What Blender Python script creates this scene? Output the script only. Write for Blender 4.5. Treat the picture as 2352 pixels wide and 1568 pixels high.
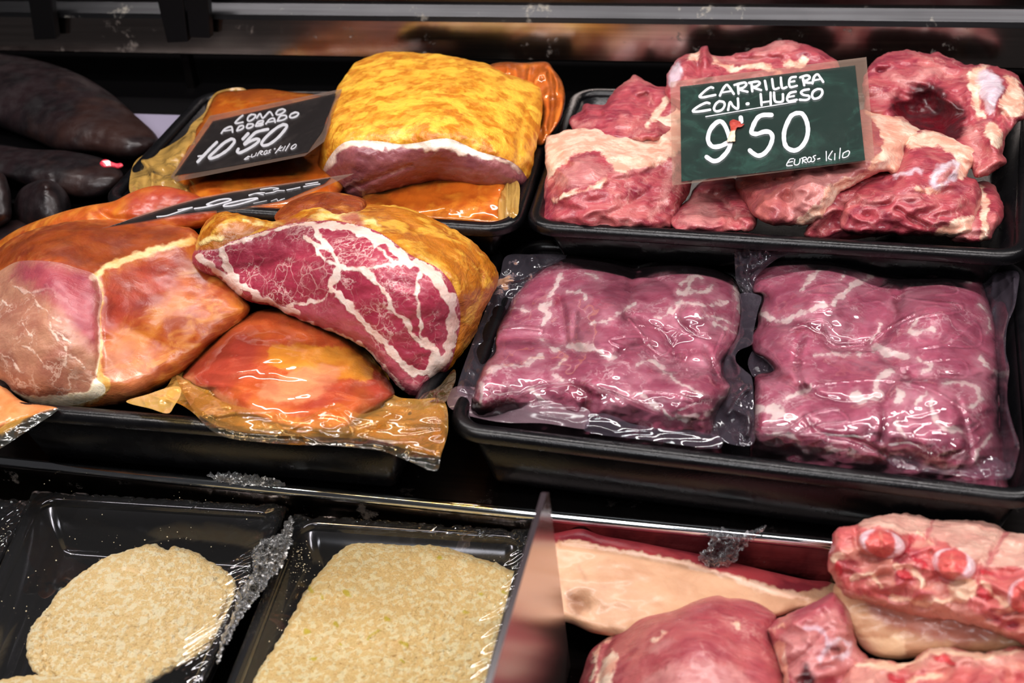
import bpy, math, random
import numpy as np
from mathutils import Vector, Matrix
from mathutils.geometry import delaunay_2d_cdt

random.seed(7)
RNG = np.random.default_rng(7)
scene = bpy.context.scene
for _o in list(bpy.data.objects):
    bpy.data.objects.remove(_o)

# ------------------------------------------------------------------ camera
W, H, F = 2352, 1568, 2800.0          # photo frame and focal length in pixels
AX = np.array([12800, 874, -2800.0]); AX /= np.linalg.norm(AX)
AY = np.array([744, -1941, 2800.0]); AY -= AX * (AX @ AY); AY /= np.linalg.norm(AY)
AZ = np.cross(AX, AY)
CM = np.stack([AX, AY, AZ])           # camera (right, down, forward) -> world
CAM = np.array([0.0, 0.0, 0.45])
cd = bpy.data.cameras.new('camera')
cam = bpy.data.objects.new('camera', cd)
scene.collection.objects.link(cam)
cd.sensor_fit = 'HORIZONTAL'
cd.sensor_width = 36.0
cd.lens = F / W * 36.0
cd.clip_start = 0.01
r_, u_, b_ = CM[:, 0], -CM[:, 1], -CM[:, 2]
cam.matrix_world = Matrix(((r_[0], u_[0], b_[0], CAM[0]), (r_[1], u_[1], b_[1], CAM[1]),
                           (r_[2], u_[2], b_[2], CAM[2]), (0, 0, 0, 1)))
cd.dof.use_dof = True
cd.dof.focus_distance = 0.74
cd.dof.aperture_fstop = 9.0
scene.camera = cam

# ------------------------------------------------------------------ light
scene.view_settings.view_transform = 'Standard'
scene.view_settings.look = 'None'
scene.view_settings.gamma = 1.0
scene.view_settings.exposure = 0.0
wd = bpy.data.worlds.new('shop_gloom')
scene.world = wd
wd.use_nodes = True
wd.node_tree.nodes['Background'].inputs[0].default_value = (0.9, 0.85, 0.9, 1)
wd.node_tree.nodes['Background'].inputs[1].default_value = 0.035


def area(name, loc, target, sx, sy, power, col):
    l = bpy.data.lights.new(name, 'AREA')
    l.shape = 'RECTANGLE'; l.size = sx; l.size_y = sy; l.energy = power; l.color = col
    o = bpy.data.objects.new(name, l)
    scene.collection.objects.link(o)
    o.location = loc
    o.rotation_euler = (Vector(target) - Vector(loc)).to_track_quat('-Z', 'Y').to_euler()
    return o


# the cabinet's own strip lights under the top glass, and the shop's ceiling light behind the viewer
area('cabinet_strip_light', (-0.05, 0.79, 0.80), (-0.05, 0.70, 0.0), 1.6, 0.05, 9.5, (1.0, 0.94, 0.92))
area('cabinet_front_strip_light', (-0.10, 0.24, 0.78), (-0.1, 0.58, 0.05), 1.6, 0.04, 9.0, (1.0, 0.94, 0.94))
area('shop_ceiling_light', (-0.35, -0.85, 1.45), (-0.05, 0.5, 0.0), 0.5, 0.3, 10.0, (0.97, 0.97, 1.0))
sl = bpy.data.lights.new('cutlet_fill_spot', 'SPOT')  # unseen spot added to brighten the breaded cutlets
sl.energy = 76.0; sl.color = (1.0, 0.93, 0.80); sl.spot_size = math.radians(15); sl.spot_blend = 0.6; sl.shadow_soft_size = 0.03
so_ = bpy.data.objects.new('cutlet_fill_spot', sl); scene.collection.objects.link(so_)
so_.location = (-0.75, 0.05, 1.7)
so_.rotation_euler = (Vector((-0.30, 0.36, -0.04)) - Vector(so_.location)).to_track_quat('-Z', 'Y').to_euler()
cy = scene.cycles
cy.max_bounces = 7; cy.diffuse_bounces = 3; cy.glossy_bounces = 4; cy.transparent_max_bounces = 12
cy.caustics_reflective = False; cy.caustics_refractive = False

# ------------------------------------------------------------------ rays
def rays(uv):
    uv = np.atleast_2d(np.asarray(uv, float))
    d = np.column_stack([uv[:, 0] - W / 2, uv[:, 1] - H / 2, np.full(len(uv), F)]) @ CM.T
    return d / F                       # forward component is 1


def at_depth(uv, t):
    return CAM + rays(uv) * np.asarray(t)[:, None]


def dep(u, v, kind, val):
    r = rays([(u, v)])[0]
    k = 'xyz'.index(kind)
    return (val - CAM[k]) / r[k]


def pt(u, v, kind, val):
    """the point of the place seen at photo pixel u, v on the plane x, y or z = val"""
    return CAM + rays([(u, v)])[0] * dep(u, v, kind, val)


# ------------------------------------------------------------------ noise
_perm = RNG.permutation(512).astype(np.int64)
_grad = RNG.normal(size=(512, 3)); _grad /= np.linalg.norm(_grad, axis=1)[:, None]


def perlin(p):
    i = np.floor(p).astype(np.int64); f = p - i
    w = f * f * f * (f * (f * 6 - 15) + 10)
    out = np.zeros(len(p))
    for dx in (0, 1):
        for dy in (0, 1):
            for dz in (0, 1):
                h = _perm[(_perm[(_perm[(i[:, 0] + dx) & 511] + i[:, 1] + dy) & 511] + i[:, 2] + dz) & 511]
                g = _grad[h]
                dot = (g * (f - [dx, dy, dz])).sum(1)
                wx = w[:, 0] if dx else 1 - w[:, 0]
                wy = w[:, 1] if dy else 1 - w[:, 1]
                wz = w[:, 2] if dz else 1 - w[:, 2]
                out += dot * wx * wy * wz
    return out * 1.6


def fbm(p, octv=4, gain=0.5):
    o = np.zeros(len(p)); a = 1.0
    for k in range(octv):
        o += a * perlin(p * 2 ** k + k * 17.3); a *= gain
    return o


def uvn(uv, su, sv, seed, octv=3):
    return fbm(np.column_stack([uv[:, 0] / su, uv[:, 1] / sv, np.full(len(uv), seed * 3.7)]), octv)


# ------------------------------------------------------------------ 2D helpers
def segdist(P, pts, closed=False):
    P = np.asarray(P, float); A = np.asarray(pts, float)
    Bq = np.roll(A, -1, 0) if closed else A[1:]
    Aq = A if closed else A[:-1]
    best = np.full(len(P), 1e18)
    for a, b in zip(Aq, Bq):
        ab = b - a; L = ab @ ab + 1e-12
        t = np.clip(((P - a) @ ab) / L, 0, 1)
        q = P - a - t[:, None] * ab
        best = np.minimum(best, (q * q).sum(1))
    return np.sqrt(best)


def inside(P, poly):
    P = np.asarray(P, float); A = np.asarray(poly, float)
    c = np.zeros(len(P), bool)
    for (x1, y1), (x2, y2) in zip(A, np.roll(A, -1, 0)):
        if y1 == y2:
            continue
        m = ((y1 > P[:, 1]) != (y2 > P[:, 1]))
        c ^= m & (P[:, 0] < (x2 - x1) * (P[:, 1] - y1) / (y2 - y1) + x1)
    return c


def sdist(P, poly):
    d = segdist(P, poly, True)
    return np.where(inside(P, poly), d, -d)


def spline(pts, step=4.0, closed=True):
    A = np.asarray(pts, float); n = len(A)
    out = []
    rng = range(n) if closed else range(n - 1)
    for i in rng:
        if closed:
            p0, p1, p2, p3 = A[i - 1], A[i], A[(i + 1) % n], A[(i + 2) % n]
        else:
            p0, p1, p2, p3 = A[max(i - 1, 0)], A[i], A[i + 1], A[min(i + 2, n - 1)]
        m = max(1, int(np.linalg.norm(p2 - p1) / step))
        # centripetal-like tangent limit keeps the curve from looping
        L = np.linalg.norm(p2 - p1)
        t1 = (p2 - p0) * 0.5; t2 = (p3 - p1) * 0.5
        for t_ in (t1, t2):
            q = np.linalg.norm(t_)
            if q > 1.2 * L:
                t_ *= 1.2 * L / q
        for k in range(m):
            s = k / m
            out.append((2 * s**3 - 3 * s**2 + 1) * p1 + (s**3 - 2 * s**2 + s) * t1
                       + (-2 * s**3 + 3 * s**2) * p2 + (s**3 - s**2) * t2)
    if not closed:
        out.append(A[-1])
    return np.array(out)


class TPS:
    def __init__(s, xy, val):
        s.xy = np.asarray(xy, float) / 300.0; n = len(s.xy)
        if n < 3:
            s.w = None; s.c = float(np.mean(val)); return
        K = s.k(s.xy)
        Pm = np.column_stack([np.ones(n), s.xy])
        A = np.zeros((n + 3, n + 3)); A[:n, :n] = K + 1e-3 * np.eye(n); A[:n, n:] = Pm; A[n:, :n] = Pm.T
        s.w = np.linalg.lstsq(A, np.concatenate([val, np.zeros(3)]), rcond=None)[0]

    def k(s, q):
        d2 = ((q[:, None, :] - s.xy[None]) ** 2).sum(2)
        return 0.5 * d2 * np.log(d2 + 1e-12)

    def __call__(s, uv):
        q = np.asarray(uv, float) / 300.0
        if s.w is None:
            return np.full(len(q), s.c)
        n = len(s.xy)
        return s.k(q) @ s.w[:n] + s.w[n] + q @ s.w[n + 1:]


# ------------------------------------------------------------------ objects
def link(o):
    scene.collection.objects.link(o)
    return o


def tag(o, label=None, cat=None, group=None, kind=None):
    for k, v in (('label', label), ('category', cat), ('group', group), ('kind', kind)):
        if v:
            o[k] = v
    return o


def empty(name, loc, label, cat, group=None):
    o = bpy.data.objects.new(name, None)
    o.location = Vector(loc)
    o.empty_display_size = 0.02
    link(o)
    return tag(o, label, cat, group)


def wloc(o):
    v = Vector(o.location)
    while o.parent:
        o = o.parent; v += Vector(o.location)
    return np.array(v)


def mesh(name, verts, faces, mat, parent=None, smooth=True, attrs=None, origin=None):
    """one mesh object from world-space verts; its origin sits at the middle of its base"""
    verts = np.asarray(verts, float)
    if origin is None:
        lo, hi = verts.min(0), verts.max(0)
        origin = np.array([(lo[0] + hi[0]) / 2, (lo[1] + hi[1]) / 2, lo[2]])
    me = bpy.data.meshes.new(name)
    me.from_pydata((verts - origin).tolist(), [], [list(map(int, f)) for f in faces])
    if smooth:
        me.polygons.foreach_set('use_smooth', np.ones(len(me.polygons), bool))
    if attrs:
        for k, v in attrs.items():
            a = me.attributes.new(k, 'FLOAT', 'POINT')
            a.data.foreach_set('value', np.asarray(v, np.float32))
    for m in (mat if isinstance(mat, (list, tuple)) else [mat]):
        if m:
            me.materials.append(m)
    me.update()
    o = bpy.data.objects.new(name, me)
    link(o)
    if parent:
        o.parent = parent
        o.location = Vector(origin - wloc(parent))
    else:
        o.location = Vector(origin)
    return o


class Geo:
    """collects boxes, sweeps and ribbons into one mesh"""
    def __init__(s):
        s.v = []; s.f = []

    def add(s, v, f):
        b = len(s.v)
        s.v += [tuple(p) for p in v]
        s.f += [[i + b for i in q] for q in f]
        return s

    def box(s, x0, x1, y0, y1, z0, z1):
        v = [(x, y, z) for z in (z0, z1) for y in (y0, y1) for x in (x0, x1)]
        return s.add(v, [(0, 2, 3, 1), (4, 5, 7, 6), (0, 1, 5, 4), (2, 6, 7, 3), (0, 4, 6, 2), (1, 3, 7, 5)])

    def prism(s, poly_xy, z0, z1):
        n = len(poly_xy)
        v = [(x, y, z0) for x, y in poly_xy] + [(x, y, z1) for x, y in poly_xy]
        f = [list(range(n))[::-1], list(range(n, 2 * n))] + [[i, (i + 1) % n, n + (i + 1) % n, n + i] for i in range(n)]
        return s.add(v, f)

    def extrude_x(s, prof_yz, x0, x1, nx=1):
        n = len(prof_yz); v = []; f = []
        for k in range(nx + 1):
            x = x0 + (x1 - x0) * k / nx
            v += [(x, y, z) for y, z in prof_yz]
        for k in range(nx):
            f += [[k * n + i, (k + 1) * n + i, (k + 1) * n + (i + 1) % n, k * n + (i + 1) % n] for i in range(n)]
        f += [list(range(n)), [nx * n + i for i in range(n)][::-1]]
        return s.add(v, f)

    def build(s, name, mat, parent=None, smooth=False, bevel=0.0):
        o = mesh(name, s.v, s.f, mat, parent, smooth)
        if bevel:
            m = o.modifiers.new('bevel', 'BEVEL'); m.width = bevel; m.segments = 3
        return o


class Shape:
    """a solid whose outline is traced on the photo and which stands at its own real depth:
    ctrl gives (u, v, axis, value) points of its surface, edge/er round it off, thick is its body behind"""
    def __init__(s, outline, ctrl, edge=40, er=0.012, thick=0.03, step=5.0, floor=None, disp=(), jit=0.0,
                 jscale=25.0, splits=(), ymax=None, raw=False, seed=1, lines=()):
        o = np.asarray(outline, float) if raw else spline(outline, step)
        if jit:
            n = uvn(o, jscale, jscale, seed, 3)
            t = np.roll(o, -1, 0) - np.roll(o, 1, 0)
            nn = np.column_stack([t[:, 1], -t[:, 0]]); nn /= np.linalg.norm(nn, axis=1)[:, None] + 1e-9
            o = o + nn * (n * jit)[:, None]
        s.o = o; s.edge = edge; s.er = er; s.thick = thick; s.floor = floor; s.disp = disp; s.seed = seed
        s.step = step; s.splits = splits; s.ymax = ymax
        c = np.array([(a, b) for a, b, _, _ in ctrl], float)
        s.tps = TPS(c, np.array([dep(*q) for q in ctrl]))

    def relief(s, uv):
        """height towards the viewer, in metres"""
        h = np.zeros(len(uv))
        for d in s.disp:
            k = d[0]
            if k in ('ridge', 'crease'):          # polyline, width px, metres
                g = np.exp(-(segdist(uv, spline(d[1], 8, False)) / d[2]) ** 2) * d[3]
                h += g if k == 'ridge' else -g
            elif k == 'bump':                      # u, v, ru, rv, angle, metres
                _, u, v, ru, rv, a, amp = d
                ca, sa = math.cos(math.radians(a)), math.sin(math.radians(a))
                x = (uv[:, 0] - u) * ca + (uv[:, 1] - v) * sa
                y = -(uv[:, 0] - u) * sa + (uv[:, 1] - v) * ca
                h += amp * np.exp(-((x / ru) ** 2 + (y / rv) ** 2))
            elif k == 'pillow':                    # polygon, rounding px, metres
                sd = np.clip(sdist(uv, spline(d[1], 10)), 0, d[2]) / d[2]
                h += d[3] * np.sqrt(np.clip(1 - (1 - sd) ** 2, 0, 1))
            elif k == 'noise':                     # su, sv, metres, octaves
                h += d[3] * uvn(uv, d[1], d[2], s.seed + d[3] * 900, d[4] if len(d) > 4 else 3)
            elif k == 'folds':                     # su, sv, metres: sharp film folds
                h += d[3] * (1 - 2.2 * np.abs(uvn(uv, d[1], d[2], s.seed + 5, 2)))
        return h

    def front(s, uv, relief=True):
        d = segdist(uv, s.o, True)
        q = np.clip(d / s.edge, 0, 1)
        t = s.tps(uv) + s.er * (1 - np.sqrt(np.clip(1 - (1 - q) ** 2, 0, 1)))
        if relief and len(s.disp):
            t = t - s.relief(uv) * np.clip(d / 12.0, 0, 1)
        return t

    def tri(s, extra=None):
        o = s.o
        lo, hi = o.min(0), o.max(0); g = s.step
        xs = np.arange(lo[0], hi[0] + g, g); ys = np.arange(lo[1], hi[1] + g, g * 0.866)
        gx, gy = np.meshgrid(xs, ys); gx = gx + (np.arange(len(ys)) % 2)[:, None] * g * 0.5
        q = np.column_stack([gx.ravel(), gy.ravel()])
        q = q + RNG.uniform(-0.12, 0.12, q.shape) * g
        q = q[inside(q, o)]
        d = segdist(q, o, True)
        q = q[d > 0.8 * g]
        t = np.roll(o, -1, 0) - np.roll(o, 1, 0)
        nn = np.column_stack([-t[:, 1], t[:, 0]]); nn /= np.linalg.norm(nn, axis=1)[:, None] + 1e-9
        if not inside(o + nn * 0.5, o).mean() > 0.5:
            nn = -nn
        ring = np.concatenate([o + nn * k * g for k in (0.12, 0.4)])
        ring = ring[inside(ring, o)]
        ring = ring[segdist(ring, o, True) > 0.09 * g]
        pts = [Vector(p) for p in o]
        n = len(o)
        ed = [(i, (i + 1) % n) for i in range(n)]
        for nm, poly in s.splits:
            c = spline(poly, g)
            k = inside(c, o)
            b = len(pts)
            idx = np.where(k)[0]
            pos = {int(j): b + m for m, j in enumerate(idx)}
            pts += [Vector(c[j]) for j in idx]
            for j in idx:
                j2 = (int(j) + 1) % len(c)
                if j2 in pos:
                    ed.append((pos[int(j)], pos[j2]))
        pts += [Vector(p) for p in np.concatenate([ring, q])]
        r = delaunay_2d_cdt(pts, ed, [], 1, 1e-4)
        uv = np.array([(p[0], p[1]) for p in r[0]])
        f = np.array([list(t) for t in r[2]])
        a, b, c = uv[f[:, 0]], uv[f[:, 1]], uv[f[:, 2]]
        area2 = (b[:, 0] - a[:, 0]) * (c[:, 1] - a[:, 1]) - (b[:, 1] - a[:, 1]) * (c[:, 0] - a[:, 0])
        f[area2 > 0] = f[area2 > 0][:, ::-1]      # image y runs down: this turns the front to the viewer
        return uv, f[np.abs(area2) > 1e-7]

    def solid(s, attrs=None, open_back=False, film_off=0.0):
        uv, f = s.tri()
        t = s.front(uv) - film_off
        if s.floor is not None:
            rz = rays(uv)[:, 2]
            tf = (s.floor - CAM[2]) / rz
            t = np.where(rz < 0, np.minimum(t, tf), t)
        A = {k: fn(uv) for k, fn in (attrs or {}).items()}
        front = at_depth(uv, t)
        if open_back:
            return front, f, A, uv
        e = np.concatenate([f[:, [0, 1]], f[:, [1, 2]], f[:, [2, 0]]]); e.sort(1)
        un, cnt = np.unique(e, axis=0, return_counts=True)
        bnd = np.zeros(len(uv), bool); bnd[un[cnt == 1].ravel()] = True
        d = segdist(uv, s.o, True)
        mx = max(d.max(), 1.0)
        q = np.clip(d / min(mx, s.edge * 1.6), 0, 1)
        tb = s.tps(uv) + s.er + s.thick * np.sqrt(np.clip(1 - (1 - q) ** 2, 0, 1))
        if s.ymax is not None:
            tb = np.minimum(tb, s.ymax / np.maximum(rays(uv)[:, 1], 1e-6))
        tb = np.maximum(tb, t + 0.0005)
        if s.floor is not None:
            tb = np.where(rz < 0, np.minimum(tb, tf), tb)
            tb = np.maximum(tb, t)
        m = np.full(len(uv), -1); inn = np.where(~bnd)[0]
        m[inn] = len(uv) + np.arange(len(inn)); m[bnd] = np.where(bnd)[0]
        back = at_depth(uv[inn], tb[inn])
        V = np.concatenate([front, back])
        Fc = np.concatenate([f, m[f][:, ::-1]])
        A = {k: np.concatenate([v, v[inn]]) for k, v in A.items()}
        UV = np.concatenate([uv, uv[inn]])
        s.nfront = len(f)
        return V, Fc, A, UV


def make(name, label, cat, shp, mat, attrs=None, group=None, parts=(), root=None):
    """the solid as a top-level thing; each split polygon becomes a child mesh with its own material"""
    V, Fc, A, UV = shp.solid(attrs)
    used = np.zeros(len(Fc), bool)
    cen = UV[Fc].mean(1)
    frontm = np.arange(len(Fc)) < shp.nfront
    sel = []
    for (nm, poly), pm in zip(shp.splits, parts):
        k = frontm & inside(cen, spline(poly, shp.step)) & ~used
        used |= k
        sel.append((nm, k, pm))

    def sub(k):
        ff = Fc[k]; ids, inv = np.unique(ff.ravel(), return_inverse=True)
        return V[ids], inv.reshape(ff.shape), {a: v[ids] for a, v in A.items()}
    v, f, a = sub(~used)
    o = mesh(name, v, f, mat, root, True, a)
    if root is None:
        tag(o, label, cat, group)
    for nm, k, pm in sel:
        v, f, a = sub(k)
        mesh(nm, v, f, pm, o if root is None else root, True, a)
    return o


def film(name, shp, mat, parent, off=0.0, attrs=None):
    V, Fc, A, UV = shp.solid(attrs, open_back=True, film_off=off)
    return mesh(name, V, Fc, mat, parent, True, A)


def ragged(uv, amp):
    if not amp:
        return uv
    return uv + amp * np.column_stack([uvn(uv, 30, 30, 41, 3), uvn(uv, 30, 30, 47, 3)]) + amp * .28 * np.column_stack([uvn(uv, 9, 9, 51, 2), uvn(uv, 9, 9, 57, 2)])


def line_attr(lines, warp=7.0, vw=0.7):
    """lines: (points, half width px); positive inside the line"""
    L = [(spline(p, 8, False) if len(p) > 2 else np.array(p, float), w) for p, w in lines]

    def fn(uv):
        b = np.full(len(uv), -60.0)
        q = ragged(uv, warp)
        for k, (p, w) in enumerate(L):
            vary = 1 + vw * uvn(uv, 26, 26, k + 3, 2)
            b = np.maximum(b, w * vary - segdist(q, p))
        return b
    return fn


def poly_attr(polys, warp=7.0):
    L = [spline(p, 8) for p in polys]

    def fn(uv):
        b = np.full(len(uv), -1e3)
        q = ragged(uv, warp)
        for p in L:
            b = np.maximum(b, sdist(q, p))
        return b
    return fn


def both(f1, f2):
    return lambda uv: np.maximum(f1(uv), f2(uv))
# ------------------------------------------------------------------ materials
def lin(c):
    if isinstance(c, str):
        c = [int(c[i:i + 2], 16) / 255 for i in (0, 2, 4)]
    return tuple((x / 12.92 if x <= 0.04045 else ((x + 0.055) / 1.055) ** 2.4) for x in c[:3]) + (1.0,)


class Nt:
    def __init__(s, name):
        s.m = bpy.data.materials.new(name); s.m.use_nodes = True
        s.t = s.m.node_tree; s.t.nodes.clear()
        s.out = s.t.nodes.new('ShaderNodeOutputMaterial')
        s.co = s.t.nodes.new('ShaderNodeTexCoord').outputs['Object']

    def node(s, typ, **kw):
        n = s.t.nodes.new(typ)
        for k, v in kw.items():
            setattr(n, k, v)
        return n

    def put(s, sock, v):
        if isinstance(v, bpy.types.NodeSocket):
            s.t.links.new(v, sock)
        elif v is not None:
            sock.default_value = v

    def stretch(s, vec3, rot=(0, 0, 0)):
        n = s.node('ShaderNodeMapping'); s.put(n.inputs[0], s.co)
        n.inputs['Scale'].default_value = vec3; n.inputs['Rotation'].default_value = rot
        return n.outputs[0]

    def noise(s, scale, detail=4.0, rough=0.55, dist=0.0, vec=None):
        n = s.node('ShaderNodeTexNoise'); s.put(n.inputs['Vector'], vec or s.co)
        n.inputs['Scale'].default_value = scale; n.inputs['Detail'].default_value = detail
        n.inputs['Roughness'].default_value = rough; n.inputs['Distortion'].default_value = dist
        return n.outputs['Fac']

    def warp(s, scale, amt, vec=None):
        n = s.node('ShaderNodeTexNoise'); s.put(n.inputs['Vector'], vec or s.co)
        n.inputs['Scale'].default_value = scale; n.inputs['Detail'].default_value = 3
        a = s.node('ShaderNodeVectorMath', operation='MULTIPLY_ADD')
        s.put(a.inputs[0], n.outputs['Color']); a.inputs[1].default_value = (amt,) * 3; s.put(a.inputs[2], vec or s.co)
        return a.outputs[0]

    def voro(s, scale, feature='DISTANCE_TO_EDGE', vec=None, rnd=1.0):
        n = s.node('ShaderNodeTexVoronoi', feature=feature); s.put(n.inputs['Vector'], vec or s.co)
        n.inputs['Scale'].default_value = scale; n.inputs['Randomness'].default_value = rnd
        return n.outputs['Distance']

    def math(s, op, a, b=None, clamp=False):
        n = s.node('ShaderNodeMath', operation=op, use_clamp=clamp)
        s.put(n.inputs[0], a)
        if b is not None:
            s.put(n.inputs[1], b)
        return n.outputs[0]

    def step(s, x, lo, hi, a=0.0, b=1.0):
        n = s.node('ShaderNodeMapRange', interpolation_type='SMOOTHSTEP')
        s.put(n.inputs[0], x)
        for i, v in zip((1, 2, 3, 4), (lo, hi, a, b)):
            s.put(n.inputs[i], v)
        return n.outputs[0]

    def mix(s, f, a, b):
        n = s.node('ShaderNodeMix', data_type='RGBA')
        s.put(n.inputs[0], f); s.put(n.inputs[6], a); s.put(n.inputs[7], b)
        return n.outputs[2]

    def attr(s, name):
        return s.node('ShaderNodeAttribute', attribute_name=name).outputs['Fac']

    def bump(s, h, dist=0.001, strength=1.0, nrm=None):
        n = s.node('ShaderNodeBump'); n.inputs['Strength'].default_value = strength
        n.inputs['Distance'].default_value = dist; s.put(n.inputs['Height'], h)
        if nrm is not None:
            s.put(n.inputs['Normal'], nrm)
        return n.outputs[0]

    def pbr(s, col, rough=0.4, nrm=None, metal=0.0, spec=0.5, coat=0.0, coat_r=0.1, sss=0.0, sss_col=None, sheen=0.0):
        b = s.node('ShaderNodeBsdfPrincipled')
        s.put(b.inputs['Base Color'], col); s.put(b.inputs['Roughness'], rough); s.put(b.inputs['Metallic'], metal)
        s.put(b.inputs['Specular IOR Level'], spec)
        s.put(b.inputs['Coat Weight'], coat); s.put(b.inputs['Coat Roughness'], coat_r)
        if nrm is not None:
            s.put(b.inputs['Normal'], nrm)
        if sss:
            b.inputs['Subsurface Weight'].default_value = sss
            b.inputs['Subsurface Radius'].default_value = (1.0, 0.35, 0.25)
            b.inputs['Subsurface Scale'].default_value = 0.004
        s.t.links.new(b.outputs[0], s.out.inputs[0])
        return s.m


def plain(name, col, rough=0.4, metal=0.0, spec=0.5, coat=0.0, bump=None, vary=0.0, vscale=40):
    n = Nt(name); c = lin(col)
    if vary:
        d = tuple(x * (1 - vary) for x in c[:3]) + (1,)
        c = n.mix(n.noise(vscale, 5, 0.65), d, c)
    nr = n.bump(n.noise(bump[0], 4), bump[1]) if bump else None
    return n.pbr(c, rough, nr, metal, spec, coat)


def flesh(name, c1, c2, layers=(), scale=70, fib=None, marb=None, vein=None, rough=0.38, bumpd=0.0012, bumps=220, coat=0.25,
          coat_r=0.18, spec=0.45, speck=None, cvary=None, clo=0.38, chi=0.64, fil=None, sss=0.12):
    """raw or cured meat: two body colours, fibres, a fat web and any number of traced layers"""
    n = Nt(name)
    col = n.mix(n.step(n.noise(scale, 5, 0.6, 0.6), clo, chi), lin(c1), lin(c2))
    if cvary:                                     # a third colour in broad patches: (colour, scale, lo, hi)
        col = n.mix(n.step(n.noise(cvary[1], 3, 0.55, 0.4), cvary[2], cvary[3]), col, lin(cvary[0]))
    hs = n.noise(bumps, 5, 0.62)
    if fib:                                       # (stretch vec, rotation, colour, amount)
        f = n.noise(1.0, 4, 0.6, 0.8, n.stretch(fib[0], fib[1]))
        col = n.mix(n.math('MULTIPLY', n.step(f, 0.45, 0.72), fib[3]), col, lin(fib[2]))
        hs = n.math('ADD', hs, n.math('MULTIPLY', f, 0.9))
    if marb:                                      # (scale, width, colour, amount, warp)
        w = n.warp(marb[0] * 0.6, marb[4] if len(marb) > 4 else 0.012)
        e = n.voro(marb[0], 'DISTANCE_TO_EDGE', w)
        m = n.step(e, 0.0, marb[1], 1.0, 0.0)
        k = n.step(n.noise(marb[0] * 0.35, 3), 0.42, 0.62)
        e2 = n.voro(marb[0] * 2.3, 'DISTANCE_TO_EDGE', w)
        m2 = n.math('MULTIPLY', n.step(e2, 0.0, marb[1] * 0.9, 0.7, 0.0), n.step(n.noise(marb[0] * 0.5, 2), 0.5, 0.65))
        mm = n.math('MULTIPLY', n.math('MAXIMUM', n.math('MULTIPLY', m, k), m2), marb[3])
        col = n.mix(mm, col, lin(marb[2]))
    if fil:                                       # (scale, width, colour, amount[, stretch]): fine branching threads of fat
        v = n.warp(fil[0] * 0.8, 0.35 / fil[0], n.stretch(fil[4]) if len(fil) > 4 else None)
        m = 0.0
        for k, (sc, wd) in enumerate(((1.0, 1.0), (2.1, 0.9))):
            r = n.math('ABSOLUTE', n.math('SUBTRACT', n.noise(fil[0] * sc, 5, 0.6, 0.3, v), 0.5))
            r = n.step(r, 0.0, fil[1] * wd, 1.0, 0.0)
            m = n.math('MAXIMUM', n.math('MULTIPLY', r, n.step(n.noise(fil[0] * sc * 0.45 + k, 2), 0.48, 0.66)), m)
        col = n.mix(n.math('MULTIPLY', m, fil[3]), col, lin(fil[2]))
    for L in layers:                              # (attr, soft px, ragged px, ragged scale, colA, colB[, amount])
        x = n.attr(L[0])
        j = n.math('MULTIPLY', n.math('SUBTRACT', n.noise(L[3], 4, 0.65), 0.5), L[2])
        f = n.step(n.math('ADD', x, j), -L[1], L[1])
        if len(L) > 6:
            f = n.math('MULTIPLY', f, L[6])
        cc = n.mix(n.step(n.noise(scale * 1.3, 4, 0.6), 0.38, 0.62), lin(L[4]), lin(L[5]))
        col = n.mix(f, col, cc)
        hs = n.math('ADD', hs, n.math('MULTIPLY', f, 0.35))
    if speck:                                     # (scale, size, colour, amount)
        d = n.voro(speck[0], 'F1')
        col = n.mix(n.step(d, speck[1] * 0.7, speck[1], speck[3], 0.0), col, lin(speck[2]))
    rr = n.step(n.noise(90, 3), 0.3, 0.7, rough - 0.1, rough + 0.12)
    return n.pbr(col, rr, n.bump(hs, bumpd), 0.0, spec, coat, coat_r, sss)


def clear_film(name, tint='ffffff', haze=0.05, hcol='ffffff', rough=0.08, wr=(120, 0.0008), stain_or_glint=None, refl=1.0, ior=1.45):
    """thin transparent plastic: clear straight through, with the sheen of its surface"""
    n = Nt(name)
    h1 = n.noise(wr[0], 3, 0.5, 0.6)
    fold = n.math('ABSOLUTE', n.math('SUBTRACT', n.noise(wr[0] * 0.5, 2, 0.5, 1.2), 0.5))
    nr = n.bump(n.math('ADD', h1, n.math('MULTIPLY', fold, -1.4)), wr[1])
    tr = n.node('ShaderNodeBsdfTransparent'); n.put(tr.inputs[0], lin(tint))
    gl = n.node('ShaderNodeBsdfGlossy'); gl.inputs['Roughness'].default_value = rough; n.put(gl.inputs['Normal'], nr)
    df = n.node('ShaderNodeBsdfDiffuse'); n.put(df.inputs[0], lin(hcol))
    a = n.node('ShaderNodeMixShader')
    hz = haze
    if stain_or_glint:                                     # (colour, scale, lo, hi, amount): dried seasoning, or white glints painted on crumpled cling
        sf = n.math('MULTIPLY', n.step(n.noise(stain_or_glint[1], 5, 0.65), stain_or_glint[2], stain_or_glint[3]), stain_or_glint[4])
        n.put(df.inputs[0], n.mix(sf, lin(hcol), lin(stain_or_glint[0])))
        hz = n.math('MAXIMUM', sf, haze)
    n.put(a.inputs[0], hz)
    n.t.links.new(tr.outputs[0], a.inputs[1]); n.t.links.new(df.outputs[0], a.inputs[2])
    fr = n.node('ShaderNodeFresnel'); fr.inputs[0].default_value = ior; n.put(fr.inputs[1], nr)
    g = n.math('MULTIPLY', n.math('MULTIPLY', fr.outputs[0], 1.9), refl, True)
    b = n.node('ShaderNodeMixShader'); n.put(b.inputs[0], g)
    n.t.links.new(a.outputs[0], b.inputs[1]); n.t.links.new(gl.outputs[0], b.inputs[2])
    n.t.links.new(b.outputs[0], n.out.inputs[0])
    return n.m


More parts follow.
